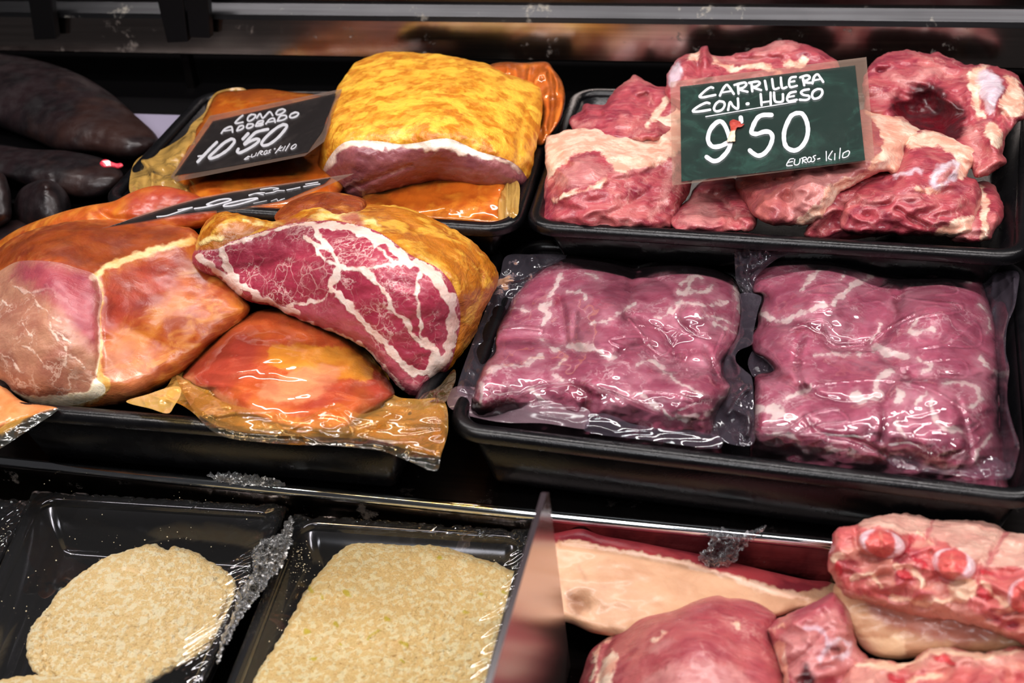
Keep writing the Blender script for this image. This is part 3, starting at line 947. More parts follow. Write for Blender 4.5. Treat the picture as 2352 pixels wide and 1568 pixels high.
# right front with bone ring
chunk('raw cheek with an oval white bone end and yellowish fat, front right of the heap',
      [(2077, 312), (2115, 300), (2167, 306), (2201, 321), (2236, 328), (2250, 346), (2246, 367), (2232, 388), (2222, 404), (2242, 411), (2252, 428), (2255, 450), (2250, 480), (2247, 510), (2234, 540),
       (2167, 545), (2046, 538), (1945, 534), (1928, 505), (1942, 456), (1972, 424), (2029, 404), (2060, 386), (2070, 353)],
      [(2160, 315, 'y', 0.7509), (2245, 345, 'y', 0.7404), (2080, 340, 'y', 0.7352), (1960, 500, 'y', 0.6674), (2100, 520, 'y', 0.6633), (2235, 520, 'y', 0.6726), (2100, 420, 'y', 0.6883), (2230, 430, 'y', 0.7008)],
      fat=[[(2075, 318), (2115, 302), (2167, 305), (2201, 319), (2236, 327), (2252, 348), (2246, 370), (2228, 400), (2205, 412), (2190, 400), (2200, 370), (2180, 345), (2130, 335), (2092, 340)],
           ([(2110, 436), (2140, 440), (2165, 430)], 5), [(2150, 530), (2180, 510), (2235, 500), (2230, 540), (2150, 545)]],
      white=[([(2140, 425), (2146, 405), (2168, 382), (2188, 372), (2198, 384), (2186, 410), (2160, 430), (2140, 425)], 5), ([(2060, 405), (2100, 390), (2120, 395)], 3)],
      pink=[[(2145, 415), (2165, 392), (2185, 380), (2182, 408), (2160, 424)], ([(2000, 470), (2060, 450), (2110, 445)], 4)],
      disp=ND + [('bump', 2165, 402, 30, 20, -45, 0.005), ('crease', [(1955, 470), (2040, 470), (2060, 450), (2120, 445)], 6, 0.004), ('crease', [(2060, 480), (2090, 500), (2130, 520)], 8, 0.006),
                 ('ridge', [(1975, 490), (2040, 455), (2110, 450)], 14, 0.004), ('ridge', [(2070, 490), (2140, 470), (2200, 460)], 14, 0.004)], seed=28)
# ------------------------------------------------------------------ middle left: ham, pork neck and bags
HAM = flesh('ham_rub', 'bd5a1c', '9c3c16', layers=(('fat', 4, 12, 150, 'ecc890', 'd9a050'), ('red', 24, 50, 60, 'a83e30', '8a2c28', 0.85), ('pale', 16, 40, 60, 'd08a5c', 'c07a50', 0.8)),
            scale=45, fib=((50, 50, 160), (0.5, 0.6, 0.3), 'd88a34', 0.6), cvary=('d08028', 30, 0.5, 0.68), bumpd=0.0006, bumps=90, rough=0.36, coat=0.35, coat_r=0.28, speck=(300, 0.05, 'e8b878', 0.4))
HAMCUT = flesh('ham_cut', 'b27c62', '9c6250', layers=(('fat', 3, 6, 220, 'fbeed4', 'f2dcb4'), ('vein', 2.0, 10, 200, 'ecd2c0', 'dcb8a4', 0.8), ('red', 26, 50, 60, 'a64450', '94384a', 0.9)),
               scale=40, fib=((50, 200, 60), (0, 0.2, 0.7), 'c49478', 0.4), bumpd=0.0006, rough=0.36, coat=0.25, coat_r=0.25, fil=(45, .028, 'e2c2ae', .6))
DARKRUB = flesh('dark_rub', '8a3c18', '6c2a16', layers=(('fat', 4, 12, 150, 'd8a860', 'c08838'),), scale=50, cvary=('b87428', 40, 0.54, 0.68),
                fib=((60, 60, 180), (0.5, 0.6, 0.3), 'b86c28', 0.5), bumpd=0.0016, bumps=130, rough=0.32, coat=0.5)

# piece behind
so = [(-40, 585), (4, 549), (43, 525), (87, 506), (152, 484), (208, 471), (260, 462), (299, 443), (334, 430), (369, 426), (412, 434), (455, 449), (490, 470), (498, 500),
      (470, 520), (430, 530), (350, 545), (250, 560), (100, 600), (-40, 640)]
sh = Shape(so, [(20, 570, 'y', 0.6340), (150, 495, 'y', 0.6280), (370, 435, 'y', 0.6480), (480, 475, 'y', 0.6360), (400, 520, 'y', 0.6280), (150, 560, 'y', 0.6200)],
           edge=50, er=0.02, thick=0.03, floor=0.001, ymax=0.69, disp=[('noise', 90, 50, 0.003, 4), ('crease', [(220, 480), (250, 500), (320, 508)], 8, 0.004)], seed=31)
make('cured_ham', 'reddish brown cured ham lying behind the big ham with the pale cut face', 'ham', sh, HAM,
     {'fat': no, 'red': poly_attr([[(290, 455), (334, 432), (369, 427), (455, 450), (480, 480), (400, 505), (300, 500)]]), 'pale': no}, group='cured hams')

ho = [(-70, 640), (-25, 590), (20, 552), (80, 526), (160, 508), (250, 504), (330, 511), (400, 517), (445, 528), (475, 565), (520, 625), (560, 680), (575, 705), (570, 722),
      (552, 742), (520, 766), (477, 800), (434, 842), (390, 874), (325, 914), (270, 928), (217, 935), (160, 938), (108, 935), (70, 926), (43, 914), (15, 896), (-40, 850), (-80, 780)]
face = [(-90, 690), (-40, 650), (26, 606), (65, 598), (130, 602), (182, 617), (217, 630), (229, 657), (235, 684), (229, 727), (231, 770), (230, 814), (224, 853),
        (222, 870), (240, 885), (238, 905), (180, 928), (100, 933), (50, 920), (18, 898), (-10, 880), (-60, 850), (-100, 780)]
sh = Shape(ho, [(100, 930, 'y', 0.4920), (100, 860, 'y', 0.4920), (100, 760, 'y', 0.5056), (100, 610, 'y', 0.5480), (240, 510, 'y', 0.6080), (430, 530, 'y', 0.6120), (565, 710, 'y', 0.5600), (330, 910, 'y', 0.4960), (330, 740, 'y', 0.5360), (-60, 750, 'y', 0.5240), (-30, 600, 'y', 0.5800)],
           edge=55, er=0.02, thick=0.05, step=4.0, floor=0.001, ymax=0.655, jit=2, splits=[('cut_face', face)], seed=32,
           disp=[('noise', 130, 90, 0.0025, 3), ('crease', [(217, 628), (233, 684), (229, 727), (230, 814), (222, 868)], 9, 0.002), ('ridge', [(210, 640), (300, 595), (400, 560)], 14, 0.002)])
white = [(15, 893), (60, 907), (140, 910), (198, 896), (218, 870), (228, 850), (250, 875), (245, 905), (180, 935), (100, 942), (40, 925)]
veins = line_attr([([(25, 655), (50, 665), (80, 670), (120, 662)], 3), ([(120, 668), (150, 690), (175, 715)], 2.5), ([(100, 650), (130, 680), (165, 690)], 2),
                   ([(110, 740), (128, 770), (132, 788)], 2.5), ([(128, 755), (150, 778), (168, 792)], 2), ([(50, 745), (62, 762), (72, 772)], 2.2), ([(50, 795), (75, 808), (90, 830), (110, 850)], 2.5),
                   ([(150, 800), (148, 830), (162, 850)], 2.2), ([(140, 815), (185, 825), (190, 845)], 1.8), ([(0, 810), (25, 825), (45, 845), (60, 860)], 2), ([(10, 690), (30, 700)], 3),
                   ([(85, 690), (110, 720), (140, 735)], 1.5), ([(20, 860), (60, 880), (90, 890)], 1.2), ([(180, 690), (160, 720), (175, 735)], 1.5), ([(45, 885), (60, 888)], 4)])
hamA = {'fat': both(poly_attr([white]), line_attr([([(217, 628), (233, 657), (236, 684), (230, 727), (231, 770), (230, 814), (224, 860)], 3.0), ([(212, 638), (250, 610), (300, 592), (380, 566), (440, 552)], 7)], 4)),
        'vein': veins, 'red': poly_attr([[(235, 640), (320, 600), (420, 590), (400, 660), (330, 720), (240, 770)], [(60, 600), (200, 620), (228, 690), (226, 800), (180, 760), (120, 690), (40, 640)]]),
        'pale': poly_attr([[(236, 800), (330, 790), (360, 840), (300, 915), (240, 920)]])}
rub = poly_attr([[(-30, 600), (60, 535), (160, 512), (330, 512), (450, 530), (440, 545), (300, 585), (217, 622), (130, 596), (60, 594), (0, 620)]])
hamA['dk'] = rub
HAM2 = flesh('ham_rub_front', 'b85a20', '963c18', layers=(('red', 24, 50, 60, 'a83e30', '8a2c28', 0.85), ('pale', 16, 40, 60, 'c8845a', 'b4704a', 0.5), ('dk', 14, 40, 70, '8a3c18', '702c16', 0.9), ('fat', 4, 12, 150, 'ecc890', 'd9a050')),
             scale=45, fib=((70, 70, 220), (0.5, 0.6, 0.3), 'd08a40', 0.7), cvary=('c07026', 30, 0.5, 0.68), bumpd=0.0006, bumps=90, rough=0.36, coat=0.35, coat_r=0.28, speck=(300, 0.05, 'e8b878', 0.4))
make('cured_ham', 'big orange rubbed ham with a round pale pink cut face at the left', 'ham', sh, HAM2, hamA, group='cured hams', parts=[HAMCUT])

# lump behind the neck
sh = Shape([(630, 500), (655, 470), (690, 452), (740, 440), (800, 446), (840, 462), (830, 500), (740, 520), (660, 520)],
           [(660, 490, 'y', 0.6160), (740, 446, 'y', 0.6360), (830, 470, 'y', 0.6280), (740, 510, 'y', 0.6040)], edge=30, er=0.012, thick=0.03, floor=0.001, ymax=0.655,
           disp=[('noise', 50, 40, 0.003)], seed=33)
make('rubbed_pork', 'dark orange rubbed pork piece behind the marbled neck, below the edge-on card', 'meat', sh, DARKRUB, {'fat': no})

# marbled neck
co = [(441, 590), (450, 563), (458, 537), (474, 508), (502, 489), (545, 489), (593, 502), (628, 507), (660, 500), (690, 484), (714, 474), (740, 464), (792, 461), (849, 468), (892, 470), (931, 476),
      (979, 494), (1027, 518), (1079, 550), (1113, 580), (1139, 615), (1146, 637), (1139, 663), (1122, 693), (1113, 710), (1105, 732), (1087, 776), (1061, 812), (1035, 845), (1022, 856),
      (1005, 860), (987, 888), (970, 906), (944, 908), (914, 888), (892, 862), (870, 836), (844, 804), (818, 789), (784, 771), (740, 754), (697, 737), (654, 719), (628, 704), (593, 698),
      (558, 685), (532, 663), (510, 643), (480, 632), (454, 624), (443, 608)]
cf = [(438, 580), (480, 574), (502, 570), (523, 558), (558, 545), (593, 534), (632, 523), (675, 512), (719, 508), (762, 506), (805, 513), (849, 524), (892, 546), (935, 580), (970, 598), (1005, 615), (1031, 641),
      (1048, 672), (1056, 706), (1057, 745), (1048, 789), (1040, 823), (1028, 852), (1030, 880), (980, 925), (930, 925), (880, 875), (840, 815), (780, 780), (690, 745), (640, 722), (590, 706), (545, 690),
      (500, 650), (430, 630)]
sh = Shape(co, [(950, 895, 'y', 0.5280), (800, 770, 'y', 0.5416), (620, 700, 'y', 0.5624), (450, 600, 'y', 0.5816), (720, 520, 'y', 0.5896), (900, 560, 'y', 0.5704), (1040, 660, 'y', 0.5560), (1030, 840, 'y', 0.5416),
                (850, 472, 'y', 0.6320), (1000, 510, 'y', 0.6240), (1130, 630, 'y', 0.6000), (1095, 760, 'y', 0.5720), (740, 470, 'y', 0.6240), (520, 492, 'y', 0.6080)],
           edge=26, er=0.012, thick=0.06, step=3.4, floor=0.001, ymax=0.655, jit=2.5, jscale=22, splits=[('cut_face', cf)], seed=34,
           disp=[('noise', 90, 60, 0.0020, 3), ('noise', 20, 16, 0.0003, 2), ('crease', [(800, 512), (890, 545), (970, 597), (1031, 640), (1055, 700), (1050, 790)], 8, 0.0025),
                 ('bump', 500, 530, 35, 30, 0, 0.004), ('crease', [(900, 485), (960, 530), (1040, 590), (1085, 650)], 8, 0.002), ('crease', [(1080, 570), (1105, 620), (1098, 700)], 7, 0.002)])
seams = line_attr([([(805, 519), (860, 545), (905, 572), (935, 594), (970, 612), (1003, 638), (1028, 678), (1040, 720), (1038, 770), (1028, 812), (1005, 840), (985, 852)], 11),
                   ([(700, 512), (740, 517), (790, 520), (830, 530)], 7), ([(719, 520), (740, 548), (762, 576), (775, 611)], 6), ([(775, 613), (810, 618), (842, 626), (862, 645), (880, 670), (900, 700), (925, 735), (950, 765), (972, 792), (1005, 805)], 5.5),
                   ([(775, 611), (768, 640), (764, 665), (800, 700), (830, 735), (865, 770), (900, 805), (925, 838), (955, 856), (985, 840), (1000, 815)], 8),
                   ([(842, 624), (880, 610), (930, 600)], 3), ([(966, 622), (957, 680), (965, 732), (972, 778), (1000, 805)], 4.5), ([(512, 575), (520, 602), (532, 630), (560, 658), (612, 692), (680, 718)], 8),
                   ([(764, 665), (742, 688), (700, 695), (655, 705)], 2.5), ([(762, 576), (725, 562), (700, 540)], 4), ([(460, 592), (490, 610), (520, 640), (550, 672)], 8), ([(840, 800), (870, 830), (900, 862), (930, 892)], 2.5),
                   ([(505, 575), (540, 556), (600, 536), (660, 520), (700, 516)], 4), ([(860, 560), (890, 590), (925, 610)], 3), ([(880, 540), (910, 575), (930, 600)], 5), ([(690, 738), (760, 762), (840, 800)], 5), ([(720, 560), (735, 590), (770, 612)], 3)])
pale = poly_attr([[(670, 720), (760, 690), (830, 750), (870, 800), (830, 800), (740, 760)], [(850, 800), (900, 820), (960, 870), (1020, 850), (970, 915), (930, 905)], [(1010, 800), (1050, 720), (1058, 760), (1045, 820), (1020, 850)]])
COPPACUT = flesh('neck_cut', 'ac3a50', '96283f', layers=(('pale', 14, 20, 90, 'b85a66', 'a84a58', 0.75), ('fat', 2.0, 9, 190, 'f4e0d4', 'ecc8b8')), scale=40,
                 marb=(105, 0.05, 'e8bcb4', 0.7, 0.014), fil=(70, .03, 'ecc8c0', .8), fib=((60, 240, 120), (0.3, 0.1, 0.6), 'b2485a', 0.35), bumpd=0.0007, bumps=180, rough=0.34, coat=0.3, coat_r=0.15)
COPPARUB = flesh('neck_rub', 'b86c14', '99500e', layers=(('fat', 5, 14, 150, 'f0d890', 'dfae48'), ('red', 10, 22, 120, 'a8484a', '96353c', 0.85)), scale=50, cvary=('dca438', 52, 0.5, 0.64), fil=(50, .04, 'e8b84c', .4),
                 fib=((60, 60, 160), (0.5, 0.9, 0.3), 'd08c28', 0.4), bumpd=0.0022, bumps=85, rough=0.34, coat=0.4, coat_r=0.25, speck=(260, 0.06, '6c3008', 0.35))
rfat = both(poly_attr([[(700, 508), (740, 485), (800, 480), (850, 500), (880, 535), (830, 515), (760, 503)]]), line_attr([([(455, 560), (480, 552), (510, 548)], 6), ([(560, 505), (610, 515), (650, 512)], 3)]))
rred = poly_attr([[(630, 516), (690, 500), (735, 496), (725, 508), (640, 522)], [(440, 600), (450, 575), (490, 572), (515, 600), (505, 640), (460, 625)], [(780, 490), (830, 490), (835, 520), (790, 508)]])
make('pork_neck', 'seasoned pork neck with a big dark red cut face marbled with white fat', 'meat', sh, COPPARUB, {'fat': lambda uv: np.where(inside(uv, spline(cf, 8)), seams(uv), rfat(uv)), 'pale': pale, 'red': rred}, parts=[COPPACUT])

# vacuum packed piece in front
go = [(412, 872), (425, 845), (445, 823), (476, 797), (523, 754), (567, 724), (610, 709), (680, 712), (760, 740), (827, 790), (870, 838), (896, 875), (908, 908), (886, 930),
      (862, 947), (830, 966), (805, 990), (740, 995), (675, 990), (610, 974), (545, 955), (493, 926), (450, 900)]
CTG = [(430, 870, 'y', 0.5160), (520, 770, 'y', 0.5440), (640, 715, 'y', 0.5680), (820, 800, 'y', 0.5480), (900, 900, 'y', 0.5176), (640, 860, 'y', 0.5120), (560, 950, 'y', 0.4780), (800, 985, 'y', 0.4740), (680, 985, 'y', 0.4700), (760, 900, 'y', 0.5016)]
sh = Shape(go, CTG, edge=45, er=0.014, thick=0.04, step=4, floor=0.001, ymax=0.655, disp=[('noise', 130, 90, 0.003), ('folds', 190, 70, 0.0018)], seed=35)
BAGMEAT = flesh('bagged_pork', 'c8623c', 'b44c3c', layers=(('red', 26, 50, 60, 'bc4a50', 'a83a46', 0.8), ('fat', 5, 36, 120, 'e8b04c', 'd8923c', 0.9), ('pale', 10, 60, 90, 'e8b8a0', 'd89888', 0.75)), scale=36,
                cvary=('d07a48', 24, 0.5, 0.68), fib=((50, 160, 60), (0.2, 0.2, 0.8), 'd8784c', 0.4), bumpd=0.0006, rough=0.34, coat=0.3, coat_r=0.2)
bm = make('packed_pork', 'orange red pork in a yellow stained vacuum bag in front of the marbled neck', 'meat', sh, BAGMEAT,
          {'red': poly_attr([[(430, 870), (480, 810), (560, 760), (600, 800), (570, 860), (480, 900)], [(860, 850), (905, 900), (870, 940), (840, 900)], [(600, 900), (760, 860), (740, 920), (640, 930)]]),
           'fat': poly_attr([[(612, 815), (640, 790), (700, 792), (760, 795), (830, 812), (850, 870), (800, 870), (700, 850), (625, 840)]]),
           'pale': both(poly_attr([[(640, 860), (760, 840), (770, 870), (700, 920), (600, 910)]]), line_attr([([(420, 880), (500, 920), (620, 965), (760, 985), (860, 950)], 16)]))})
film('bag', sh, clear_film('clear_bag', 'ffeed4', 0.02, 'f0b070', 0.05, (16, 0.0022)), bm, 0.0012)
fo = [(402, 858), (385, 885), (360, 908), (385, 922), (411, 927), (445, 949), (480, 984), (523, 1005), (588, 1014), (675, 1021), (762, 1023), (870, 1034), (935, 1057), (1000, 1081), (1013, 1044),
      (1029, 984), (1018, 919), (957, 916), (905, 906), (880, 850), (700, 800), (480, 800)]
fs = Shape(fo, [(410, 870, 'y', 0.5184), (480, 975, 'y', 0.4720), (675, 1018, 'y', 0.4620), (870, 1030, 'y', 0.4620), (1000, 1078, 'y', 0.4500), (1025, 985, 'y', 0.4780), (1015, 925, 'y', 0.5040), (700, 830, 'y', 0.5480), (900, 900, 'y', 0.5240)],
           edge=4, er=0, step=4, raw=False, disp=[('folds', 150, 40, 0.004), ('ridge', [(500, 955), (620, 935), (650, 985), (760, 930), (810, 990)], 6, 0.004), ('noise', 60, 30, 0.002)], seed=36)
edgeA = lambda uv: 30 - segdist(uv, spline([(480, 984), (523, 1005), (588, 1014), (675, 1021), (762, 1023), (870, 1034), (935, 1057), (1000, 1081)], 8, False))


def seal_film(name, tint, hcol, stain_or_glint, haze, tint2='c4c8c4', haze2=0.12, hcol2='8a8c84', rough=0.14):
    """bag flange: a yellow stained inner part and a clear grey welded edge (attr 'seal')"""
    n = Nt(name)
    fold = n.math('ABSOLUTE', n.math('SUBTRACT', n.noise(40, 2, 0.5, 1.0), 0.5))
    nr = n.bump(n.math('ADD', n.noise(90, 3), n.math('MULTIPLY', fold, -1.5)), 0.0014)
    s = n.step(n.math('ADD', n.attr('seal'), n.math('MULTIPLY', n.math('SUBTRACT', n.noise(130, 4), 0.5), 22)), -5, 5)
    sf = n.step(n.noise(60, 5, 0.7), 0.47, 0.66)
    tr = n.node('ShaderNodeBsdfTransparent'); n.put(tr.inputs[0], n.mix(s, lin(tint), lin(tint2)))
    df = n.node('ShaderNodeBsdfDiffuse'); n.put(df.inputs[0], n.mix(sf, n.mix(s, lin(hcol), lin(hcol2)), lin(stain_or_glint)))
    hz = n.math('MAXIMUM', n.step(s, 0, 1, haze, haze2), n.math('MULTIPLY', sf, n.step(s, 0, 1, 0.65, 0.25)))
    a = n.node('ShaderNodeMixShader'); n.put(a.inputs[0], hz)
    n.t.links.new(tr.outputs[0], a.inputs[1]); n.t.links.new(df.outputs[0], a.inputs[2])
    gl = n.node('ShaderNodeBsdfGlossy'); gl.inputs['Roughness'].default_value = rough; n.put(gl.inputs['Normal'], nr)
    fr = n.node('ShaderNodeFresnel'); fr.inputs[0].default_value = 1.5; n.put(fr.inputs[1], nr)
    b = n.node('ShaderNodeMixShader'); n.put(b.inputs[0], n.math('MULTIPLY', fr.outputs[0], 2.0, True))
    n.t.links.new(a.outputs[0], b.inputs[1]); n.t.links.new(gl.outputs[0], b.inputs[2])
    n.t.links.new(b.outputs[0], n.out.inputs[0])
    return n.m


SEALF = seal_film('stained_bag_flange', 'f0cc80', 'd8a250', 'c48428', 0.40)
fs2 = Shape([(405, 862), (470, 902), (545, 932), (640, 948), (700, 958), (770, 925), (830, 950), (900, 930), (960, 942), (1012, 932), (1024, 990), (1010, 1040), (960, 1040), (870, 1012), (762, 1004), (675, 1002), (588, 996), (523, 986), (480, 968), (440, 935)],
            [(410, 865, 'y', .512), (545, 940, 'y', .466), (700, 965, 'y', .460), (770, 925, 'y', .468), (870, 1012, 'y', .456), (1010, 935, 'y', .490), (1010, 1040, 'y', .458), (480, 968, 'y', .466)],
            edge=3, er=0, step=4, disp=[('folds', 120, 50, .003), ('ridge', [(500, 955), (620, 940), (660, 985), (760, 940), (810, 985)], 5, .003)], seed=43)
film('bag_front', fs2, clear_film('amber_bag_front', 'ffdca4', 0.14, 'e8b060', 0.09, (30, 0.0015)), bm)
film('bag_flange', fs, SEALF, bm, 0.0, {'seal': edgeA})
fs = Shape([(955, 918), (985, 898), (1010, 885), (1042, 848), (1046, 872), (1032, 905), (1018, 925)], [(960, 915, 'y', 0.5160), (1042, 855, 'y', 0.5360), (1020, 920, 'y', 0.5040)], edge=4, er=0, step=3,
           disp=[('folds', 30, 30, 0.003)], seed=37)
film('bag_corner', fs, clear_film('bag_corner_film', 'e8dcc0', 0.08, 'b89850', 0.1, (60, 0.004)), bm)

# bag in the corner at the left and a scrap of bag under the ham
sh = Shape([(-60, 860), (0, 878), (20, 896), (55, 922), (132, 937), (80, 956), (20, 975), (-60, 1000)], [(-40, 900, 'y', 0.4870), (120, 936, 'y', 0.4740), (0, 975, 'y', 0.4600), (30, 910, 'y', 0.4870)], edge=20, er=0.006, thick=0.02,
           disp=[('folds', 60, 40, 0.002)], seed=38)
cb = make('packed_pork', 'orange vacuum bag corner poking out under the big ham at the left picture edge', 'meat', sh, PACKED2)
fs = Shape([(-60, 985), (0, 972), (60, 955), (134, 936), (122, 950), (62, 990), (0, 1030), (-60, 1060)], [(-40, 985, 'y', 0.4580), (130, 938, 'y', 0.4730), (0, 1028, 'y', 0.4500)], edge=3, er=0, step=3.5, disp=[('folds', 80, 40, 0.002)], seed=39)
film('bag_flange', fs, SEALF, cb, 0.0, {'seal': lambda uv: 24 - segdist(uv, np.array([(-60, 1060), (0, 1030), (62, 990), (122, 950)], float))})
fs = Shape([(290, 922), (340, 905), (385, 890), (412, 888), (415, 905), (400, 932), (385, 949), (345, 938)], [(300, 925, 'y', 0.4840), (410, 892, 'y', 0.4890), (385, 947, 'y', 0.4670)], edge=3, er=0, step=3, disp=[('folds', 40, 30, 0.003)], seed=40)
V, Fc, A, UV = fs.solid(None, open_back=True)
tag(mesh('bag_scrap', V, Fc, YFILM), 'crumpled scrap of yellow stained bag sticking out below the big ham', 'plastic bag')
# ------------------------------------------------------------------ middle right: two vacuum bags of pork
PACKM = flesh('vacuum_pork', 'b85c74', 'a24862', layers=(('dark', 9, 14, 140, '98203f', '7a1230', 0.75), ('soft', 9, 40, 140, 'd8a0aa', 'cc909c', 0.5), ('fat', 2.6, 24, 170, 'f6e4dc', 'ecd0cc', 0.95)),
              scale=60, cvary=('c67a8c', 34, 0.48, 0.66), fib=((55, 200, 80), (0.1, 0.2, 0.9), 'bc7088', 0.5), bumpd=0.0006, bumps=160, rough=0.36, coat=0.2,
              fil=(48, .03, 'e6c0c4', .75), sss=.15)
VFILM = clear_film('vacuum_bag_film', 'fffafc', 0.012, 'f0d0dc', 0.045, (20, 0.0012), ior=1.5)
CREASEF = clear_film('vacuum_bag_edge', 'f2eef2', 0.05, 'c0b4c8', 0.10, (30, 0.0016), stain_or_glint=('b87a18', 32, 0.53, 0.60, 0.75))
CLEARF = clear_film('vacuum_bag_flange', 'f6f0f6', 0.05, 'd0bcd4', 0.08, (24, 0.0012))
WHITEF = clear_film('folded_bag_hem', 'f8eef2', 0.16, 'e6bccb', 0.15, (24, 0.001), refl=.6)


def pack(label, out, ctrl, creases, darks, fats, softs, lobes, wrinkles, flanges, seed):
    # shallow valleys between the pieces, each piece a cushion of its own
    disp = [('noise', 80, 60, 0.0016, 3)] + [('crease', p, w * .85, d * .5) for p, w, d in creases] + [('bump',) + b[:5] + (b[5] * .55,) for b in lobes]
    sh = Shape(out, ctrl, edge=34, er=0.012, thick=0.02, step=4.0, floor=0.001, ymax=0.69, disp=disp, seed=seed, jit=2, jscale=30)
    o = make('vacuum_packed_pork', label, 'meat', sh, PACKM, {'fat': line_attr(fats), 'soft': line_attr([(p, w + 7) for p, w in fats]), 'dark': line_attr(darks)}, group='vacuum bags of pork')  # 'dark' lines paint the shadow in the creases into the meat colour
    # the film lies on the meat, bridges the valleys and stands up in sharp wrinkles
    s2 = Shape(out, ctrl, edge=34, er=0.012, thick=0.02, step=2.4, disp=[('noise', 80, 60, 0.0016, 3)] + [('crease', p, w, d * 0.4) for p, w, d in creases] + [('bump',) + b[:5] + (b[5] * .55,) for b in lobes]
               + [('ridge', p, w * .85, h * .5) for p, w, h in wrinkles] + [('folds', 90, 45, 0.0005)], seed=seed, jit=2, jscale=30)
    film('bag_film', s2, VFILM, o, 0.0012)
    for nm, fo, fc, fd, m in flanges:
        fs = Shape(fo, fc, edge=3, er=0.0, step=3.2, disp=fd, seed=seed + 3)
        film(nm, fs, m, o)
    return o


lo = [(1262, 603), (1285, 590), (1310, 584), (1362, 586), (1413, 595), (1455, 608), (1482, 601), (1534, 597), (1585, 603), (1637, 613), (1671, 627), (1689, 641), (1699, 668), (1706, 699), (1708, 740), (1700, 778),
      (1678, 806), (1660, 832), (1662, 862), (1684, 885), (1676, 909), (1652, 938), (1645, 968), (1655, 1010), (1650, 1075), (1516, 1058), (1413, 1043), (1310, 1033), (1207, 1028), (1110, 1010), (1082, 950),
      (1088, 900), (1108, 845), (1134, 809), (1139, 765), (1155, 727), (1179, 682), (1207, 647), (1238, 622)]
CL = [(1300, 595, 'z', .056), (1640, 620, 'z', .056), (1450, 612, 'z', .050), (1400, 700, 'z', .070), (1600, 700, 'z', .070), (1180, 740, 'z', .054), (1690, 760, 'z', .056), (1300, 790, 'z', .060), (1550, 810, 'z', .058),
      (1150, 880, 'z', .064), (1350, 870, 'z', .068), (1580, 880, 'z', .068), (1110, 930, 'z', .059), (1640, 950, 'z', .057), (1350, 960, 'z', .053), (1120, 1000, 'y', .519), (1600, 1060, 'y', .505), (1350, 1025, 'y', .511)]
